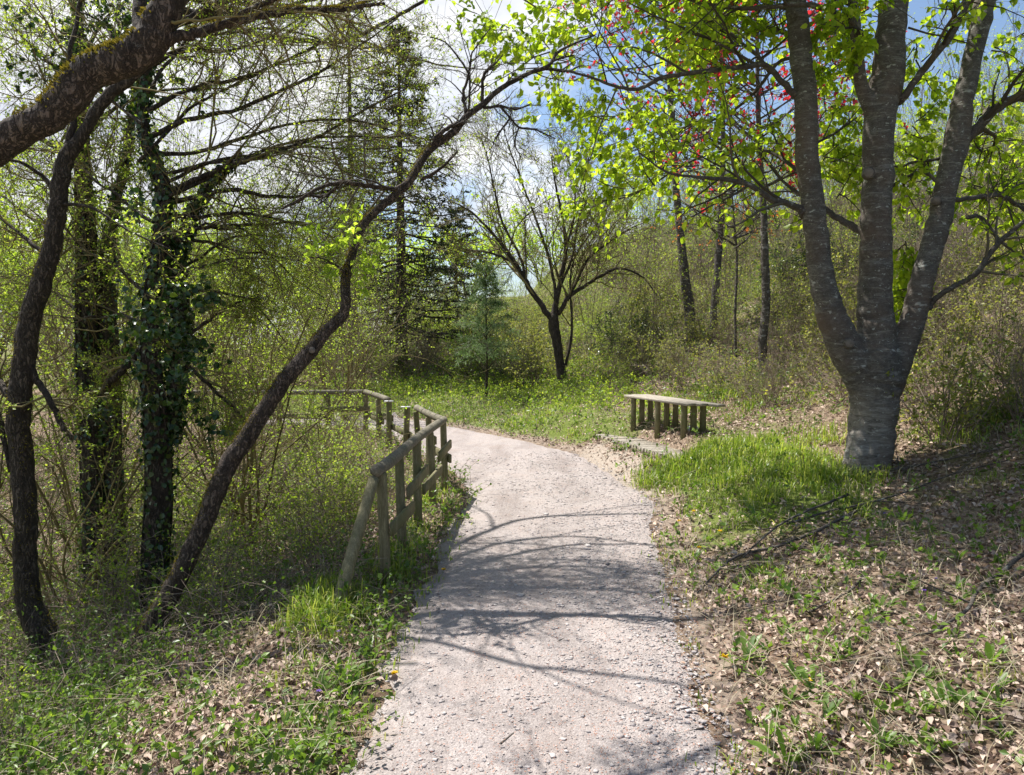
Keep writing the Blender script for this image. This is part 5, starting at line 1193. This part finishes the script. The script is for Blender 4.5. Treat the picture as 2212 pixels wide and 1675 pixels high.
for kind, x, y, s in (('hawB', -3.9, 10.5, .9), ('hawA', -2.7, 11.0, .62), ('hawA', -4.4, 7.4, .9), ('hawB', -6.8, 9.0, 1.1), ('hawA', -5.2, 13.5, 1.0), ('hawB', -7.2, 13, 1.2), ('hawB', -4.2, 18.5, 1.1), ('hawA', -6.5, 18, 1.2), ('hawB', -9, 16, 1.4), ('hawA', -9.5, 11, 1.1), ('hawB', -12, 14, 1.4), ('hawA', -8.5, 20, 1.3), ('hawB', -4.6, 23, 1.0), ('hawA', -6.2, 26, 1.3), ('hawB', -9, 26, 1.5), ('hawB', -12.5, 22, 1.5),
   ('hawC', -2.0, 8.8, 1), ('hawC', -2.3, 10, 1), ('hawC', -1.9, 6.9, .8), ('hawC', -2.6, 6.6, 1), ('hawC', -2.9, 9.4, 1.1), ('hawC', -2.4, 11.6, 1.0), ('hawC', -3.3, 12.6, 1.1), ('hawC', -3.6, 8.6, 1.2), ('hawC', -3.9, 14.2, 1.0), ('hawC', -1.75, 7.9, .7), ('hawC', -3.4, 6.4, 1), ('hawC', -4.2, 5.8, 1), ('hawC', -3.7, 4.7, .8), ('hawC', -2.9, 4.1, .55), ('hawC', -4.6, 9.6, 1.3), ('hawC', -5.8, 7.6, 1.2), ('hawC', -5.4, 11.6, 1.3), ('hawC', -3.4, 16.2, .8), ('hawC', -3.1, 3.4, .5), ('hawC', -1.7, 9.7, .7), ('hawC', -2.2, 5.7, .6)):
    put(kind, x, y, s)
# far wood behind the meadow
T_GR = 'yellow-green trees beyond the meadow'
lvT = [dict(n=9, t0=.25, ang=50, lr=.55, K=6, rr=.5, wob=.15, up=.03), dict(n=7, ang=50, lr=.5, K=5, wob=.18)]
protos['far'] = shrub('meadow_tree', 'yellow-green spring tree in the row beyond the meadow', T_GR, (-22, 55, h1(-22, 55)), 5, 11, .4, lvT, [dict(per=8, L=.34, W=.26, spread=.9, off=.25)], 'twigd', 'lime', r0=.14, cat='tree')
for x, y, s in ((-44, 44, .8), (-36, 47, .8), (-28, 44, .8), (-50, 50, .9), (-40, 66, 1.2), (-48, 78, 1.3), (-30, 58, 1.1), (-38, 56, 1), (-15, 60, .9), (-46, 60, 1.2), (-10, 66, .9), (-26, 68, 1.2), (-4, 72, .9), (-18, 75, 1.1), (3, 78, .8), (-55, 66, 1.2), (-34, 76, 1.2), (10, 82, .8), (-62, 58, 1), (-9, 54, .7)): put('far', x, y, s)
for k in protos: pass

# ------------------------------------------------------------------ weeds with strap leaves, dandelion flowers, violets
def rosette(loc, s=1.0, nl=10):
    x, y, z = loc; e = empty('dandelion_plant', loc, 'upright toothed weed rosette on the verge', 'weed', 'toothed weed rosettes along the path edges')
    mb = MB(); n = nl; a = rng.random(n) * 6.283; K = 9; t = np.linspace(0, 1, K)
    for i in range(n):
        L = s * (.08 + .08 * rng.random()); le = .25 + .8 * rng.random(); d = np.array([math.cos(a[i]), math.sin(a[i]), 0]); sd = np.array([-d[1], d[0], 0])
        c = np.array([x, y, z]) + np.outer(t * L * math.sin(le) * (1 + .2 * t), d) + np.outer(t * L * math.cos(le * .8 * 1.0) - .25 * L * t ** 2 * le, [0, 0, 1.])
        w = L * .085 * np.array([.25, .7, .45, .95, .65, 1.2, .8, 1.0, .1]) * (1 + .3 * rng.random(K))
        V = np.stack([c - sd * w[:, None], c + np.array([0, 0, -1]) * w[:, None] * .25, c + sd * w[:, None]], 1).reshape(-1, 3)
        F = [(k * 3 + j, k * 3 + j + 1, (k + 1) * 3 + j + 1, (k + 1) * 3 + j) for k in range(K - 1) for j in range(2)]
        mb.add(V, F)
    mb.build('leaves', M['dand'], e); return e
def flower(kind, u, v, hgt, label):
    p, _ = G(u, v + 4); e = empty(kind, p, label, 'flower')
    mb = MB(); add_tube(mb, [(p[0], p[1], p[2] - .01, .0018), (p[0] + .005, p[1], p[2] + hgt * .6, .0016), (p[0] + .008, p[1] - .004, p[2] + hgt, .0016)], 5, 0, 3); mb.build('stalk', M['dand'], e)
    c = np.array([p[0] + .008, p[1] - .004, p[2] + hgt]); n = 46 if kind == 'dandelion' else 6
    a = rng.random(n) * 6.283 if kind == 'dandelion' else np.arange(n) / n * 6.283; d = np.column_stack([np.cos(a), np.sin(a), rng.random(n) * .9 if kind == 'dandelion' else rng.random(n) * .5 - .2])
    R = .024 if kind == 'dandelion' else .016
    V, F = leaf_quads(np.repeat(c[None], n, 0), d, np.repeat([[0, 0, 1.]], n, 0) + rdir(n) * .2, R * (.8 + .4 * rng.random(n)), R * (.35 if kind == 'dandelion' else .75))
    mb = MB(); mb.add(V, F); mb.build('petals', M['petal' if kind == 'dandelion' else 'violet'], e)
    return e
px, _ = G(740, 1470); pr1 = rosette(px, 1.15, 11)
px, _ = G(1610, 1430); pr2 = rosette(px, 1.15, 9)
W_EX = []
for i in range(60):
    uu, vv = (1560 + rng.random() * 640, 1110 + rng.random() * 560) if i < 44 else (560 + rng.random() * 260, 1400 + rng.random() * 270)
    if uu > 1500 and uu < 1470 + (vv - 1100) * .28 + 40: uu += 120
    W_EX.append((uu, vv, .6 + .4 * rng.random()))
for (u, v, s) in tuple(W_EX) + ((760, 1490, 1), (700, 1500, .9), (800, 1410, .9), (815, 1360, .8), (650, 1560, 1), (690, 1620, 1), (640, 1650, 1.1), (905, 1180, 1.2), (930, 1205, 1), (890, 1230, .9), (840, 1370, 1), (770, 1400, .8), (960, 1110, 1), (975, 1090, .9), (1585, 1440, 1), (1640, 1470, .9), (1690, 1380, .9), (1740, 1320, 1), (1700, 1290, .8), (1820, 1430, 1.1), (1850, 1520, .8), (1900, 1610, 1), (1700, 1660, 1.3), (1760, 1630, 1.1), (1660, 1600, 1), (1820, 1240, .9), (1760, 1200, 1), (1870, 1180, 1), (1720, 1190, .8), (1550, 1240, 1), (1500, 1210, .8), (1560, 1190, .8), (1680, 1250, .9), (1980, 1150, 1), (2060, 1310, 1), (2080, 1540, 1), (1960, 1480, .8), (2140, 1440, 1.1), (1880, 1340, 1), (1380, 915, 1), (1630, 1130, 1), (1950, 1130, 1.1), (1780, 1560, .9), (2000, 1640, 1)):
    p, _ = G(u, v); copy_tree(pr1 if rng.random() < .5 else pr2, p, rng.random() * 6.283, s * (.55 + .4 * rng.random()))
for u, v, h, lab in ((841, 1307, .10, 'yellow dandelion in the shade at the foot of the first fence post'), (956, 1232, .02, 'yellow dandelion lying on the path edge beside the fence'), (850, 1464, .03, 'ragged double-headed yellow dandelion low on the left path edge below the fence'), (1562, 1450, .09, 'largest yellow dandelion, at the right path edge near the camera'), (1496, 1121, .09, 'yellow dandelion in the sunny grass, uppermost of four on the right verge'), (1465, 1138, .07, 'yellow dandelion left of the uppermost one on the right verge'), (1553, 1161, .07, 'yellow dandelion standing rightmost of four on the sunny verge'), (1508, 1190, .04, 'yellow dandelion lowest of four on the sunny verge'), (1742, 1491, .05, 'dull yellow dandelion in half shade among dry leaves'), (890, 850, .12, 'far dandelion in the bright grass just past the fence corner'), (972, 850, .12, 'far dandelion in the grass under the young pine')):
    flower('dandelion', u, v, h, lab)
for u, v, lab in ((673, 1386, 'left of two violets by the foot of the fence brace'), (729, 1381, 'violet right of the fence brace foot'), (677, 1489, 'small violet in the left litter above the big weed'), (686, 1515, 'small violet beside the red stem in the left litter'), (862, 1206, 'tiny violet between the first two fence posts'), (1908, 1119, 'violet on the shaded bank under the big tree'), (2018, 1266, 'violet in the shaded dry grass at right'), (2205, 1070, 'violet at the far right edge by the slope'), (1992, 1294, 'pale violet just below the shaded dry grass one')):
    flower('violet', u, v, .06, lab)
# ------------------------------------------------------------------ world, sun, camera
sd = unit(np.array([-.37, .36, .9]))      # direction towards the sun
elev = math.asin(sd[2]); az = math.atan2(sd[0], sd[1])
w = bpy.data.worlds.new('World'); sc.world = w; w.use_nodes = True
n = w.node_tree; n.nodes.clear(); out = n.nodes.new('ShaderNodeOutputWorld'); bg = n.nodes.new('ShaderNodeBackground')
sky = n.nodes.new('ShaderNodeTexSky'); sky.sky_type = 'NISHITA'; sky.sun_disc = False; sky.sun_elevation = elev; sky.sun_rotation = az
sky.air_density = 1.0; sky.dust_density = .6; sky.ozone_density = 1.5
tc = n.nodes.new('ShaderNodeTexCoord'); mp = N(n, 'ShaderNodeMapping'); mp.inputs['Scale'].default_value = (1, 1, 2.0); mp.inputs['Location'].default_value = (0.35, 0.1, 0.0)
n.links.new(tc.outputs['Generated'], mp.inputs['Vector'])
c1 = noise(n, mp.outputs[0], 2.1, 8, .58, .25)
sx = n.nodes.new('ShaderNodeSeparateXYZ'); n.links.new(tc.outputs['Generated'], sx.inputs[0])
bias = math_(n, 'MULTIPLY', sx.outputs[0], -.32)
cf = math_(n, 'ADD', c1, bias)
cm = ramp(n, cf, [(.455, (0, 0, 0)), (.52, (.75, .75, .75)), (.6, (1, 1, 1))])
cc = ramp(n, noise(n, mp.outputs[0], 5, 5, .6), [(.35, (4.7, 5.0, 5.7)), (.6, (7.4, 7.4, 7.4))])
low = ramp(n, sx.outputs[2], [(.50, (1, 1, 1)), (.68, (.4, .4, .4))]); ahead = ramp(n, math_(n, 'ADD', math_(n, 'MULTIPLY', sx.outputs[1], .5), .5), [(.35, (.25, .25, .25)), (.6, (1, 1, 1))])
cm = math_(n, 'MULTIPLY', math_(n, 'MULTIPLY', cm, low), ahead)
col = mix(n, cm, sky.outputs[0], cc)
n.links.new(col, bg.inputs['Color']); bg.inputs['Strength'].default_value = .09; n.links.new(bg.outputs[0], out.inputs[0])
sl = bpy.data.lights.new('sun', 'SUN'); sl.energy = 5.0; sl.angle = math.radians(.53); sl.color = (1, .965, .91)
so = bpy.data.objects.new('sun', sl); COL.objects.link(so)
from mathutils import Vector
so.rotation_euler = Vector(sd).to_track_quat('Z', 'Y').to_euler(); so.location = (-5, 5, 12)
cam = bpy.data.cameras.new('camera'); co = bpy.data.objects.new('camera', cam); COL.objects.link(co)
cam.sensor_width = 36; cam.lens = 36 * FPX / 2212; cam.clip_start = .05; cam.clip_end = 2000
co.location = CAM; co.rotation_euler = (math.pi / 2 - PITCH, 0, 0); sc.camera = co
sc.view_settings.view_transform = 'Standard'; sc.view_settings.look = 'None'; sc.view_settings.exposure = 0.85; sc.view_settings.gamma = 1
sc.cycles.max_bounces = 5; sc.cycles.diffuse_bounces = 3; sc.cycles.transmission_bounces = 4; sc.cycles.transparent_max_bounces = 4
print('objects', len(bpy.data.objects), 'tris', sum(len(m.loops) for m in bpy.data.meshes) - 2 * sum(len(m.polygons) for m in bpy.data.meshes))
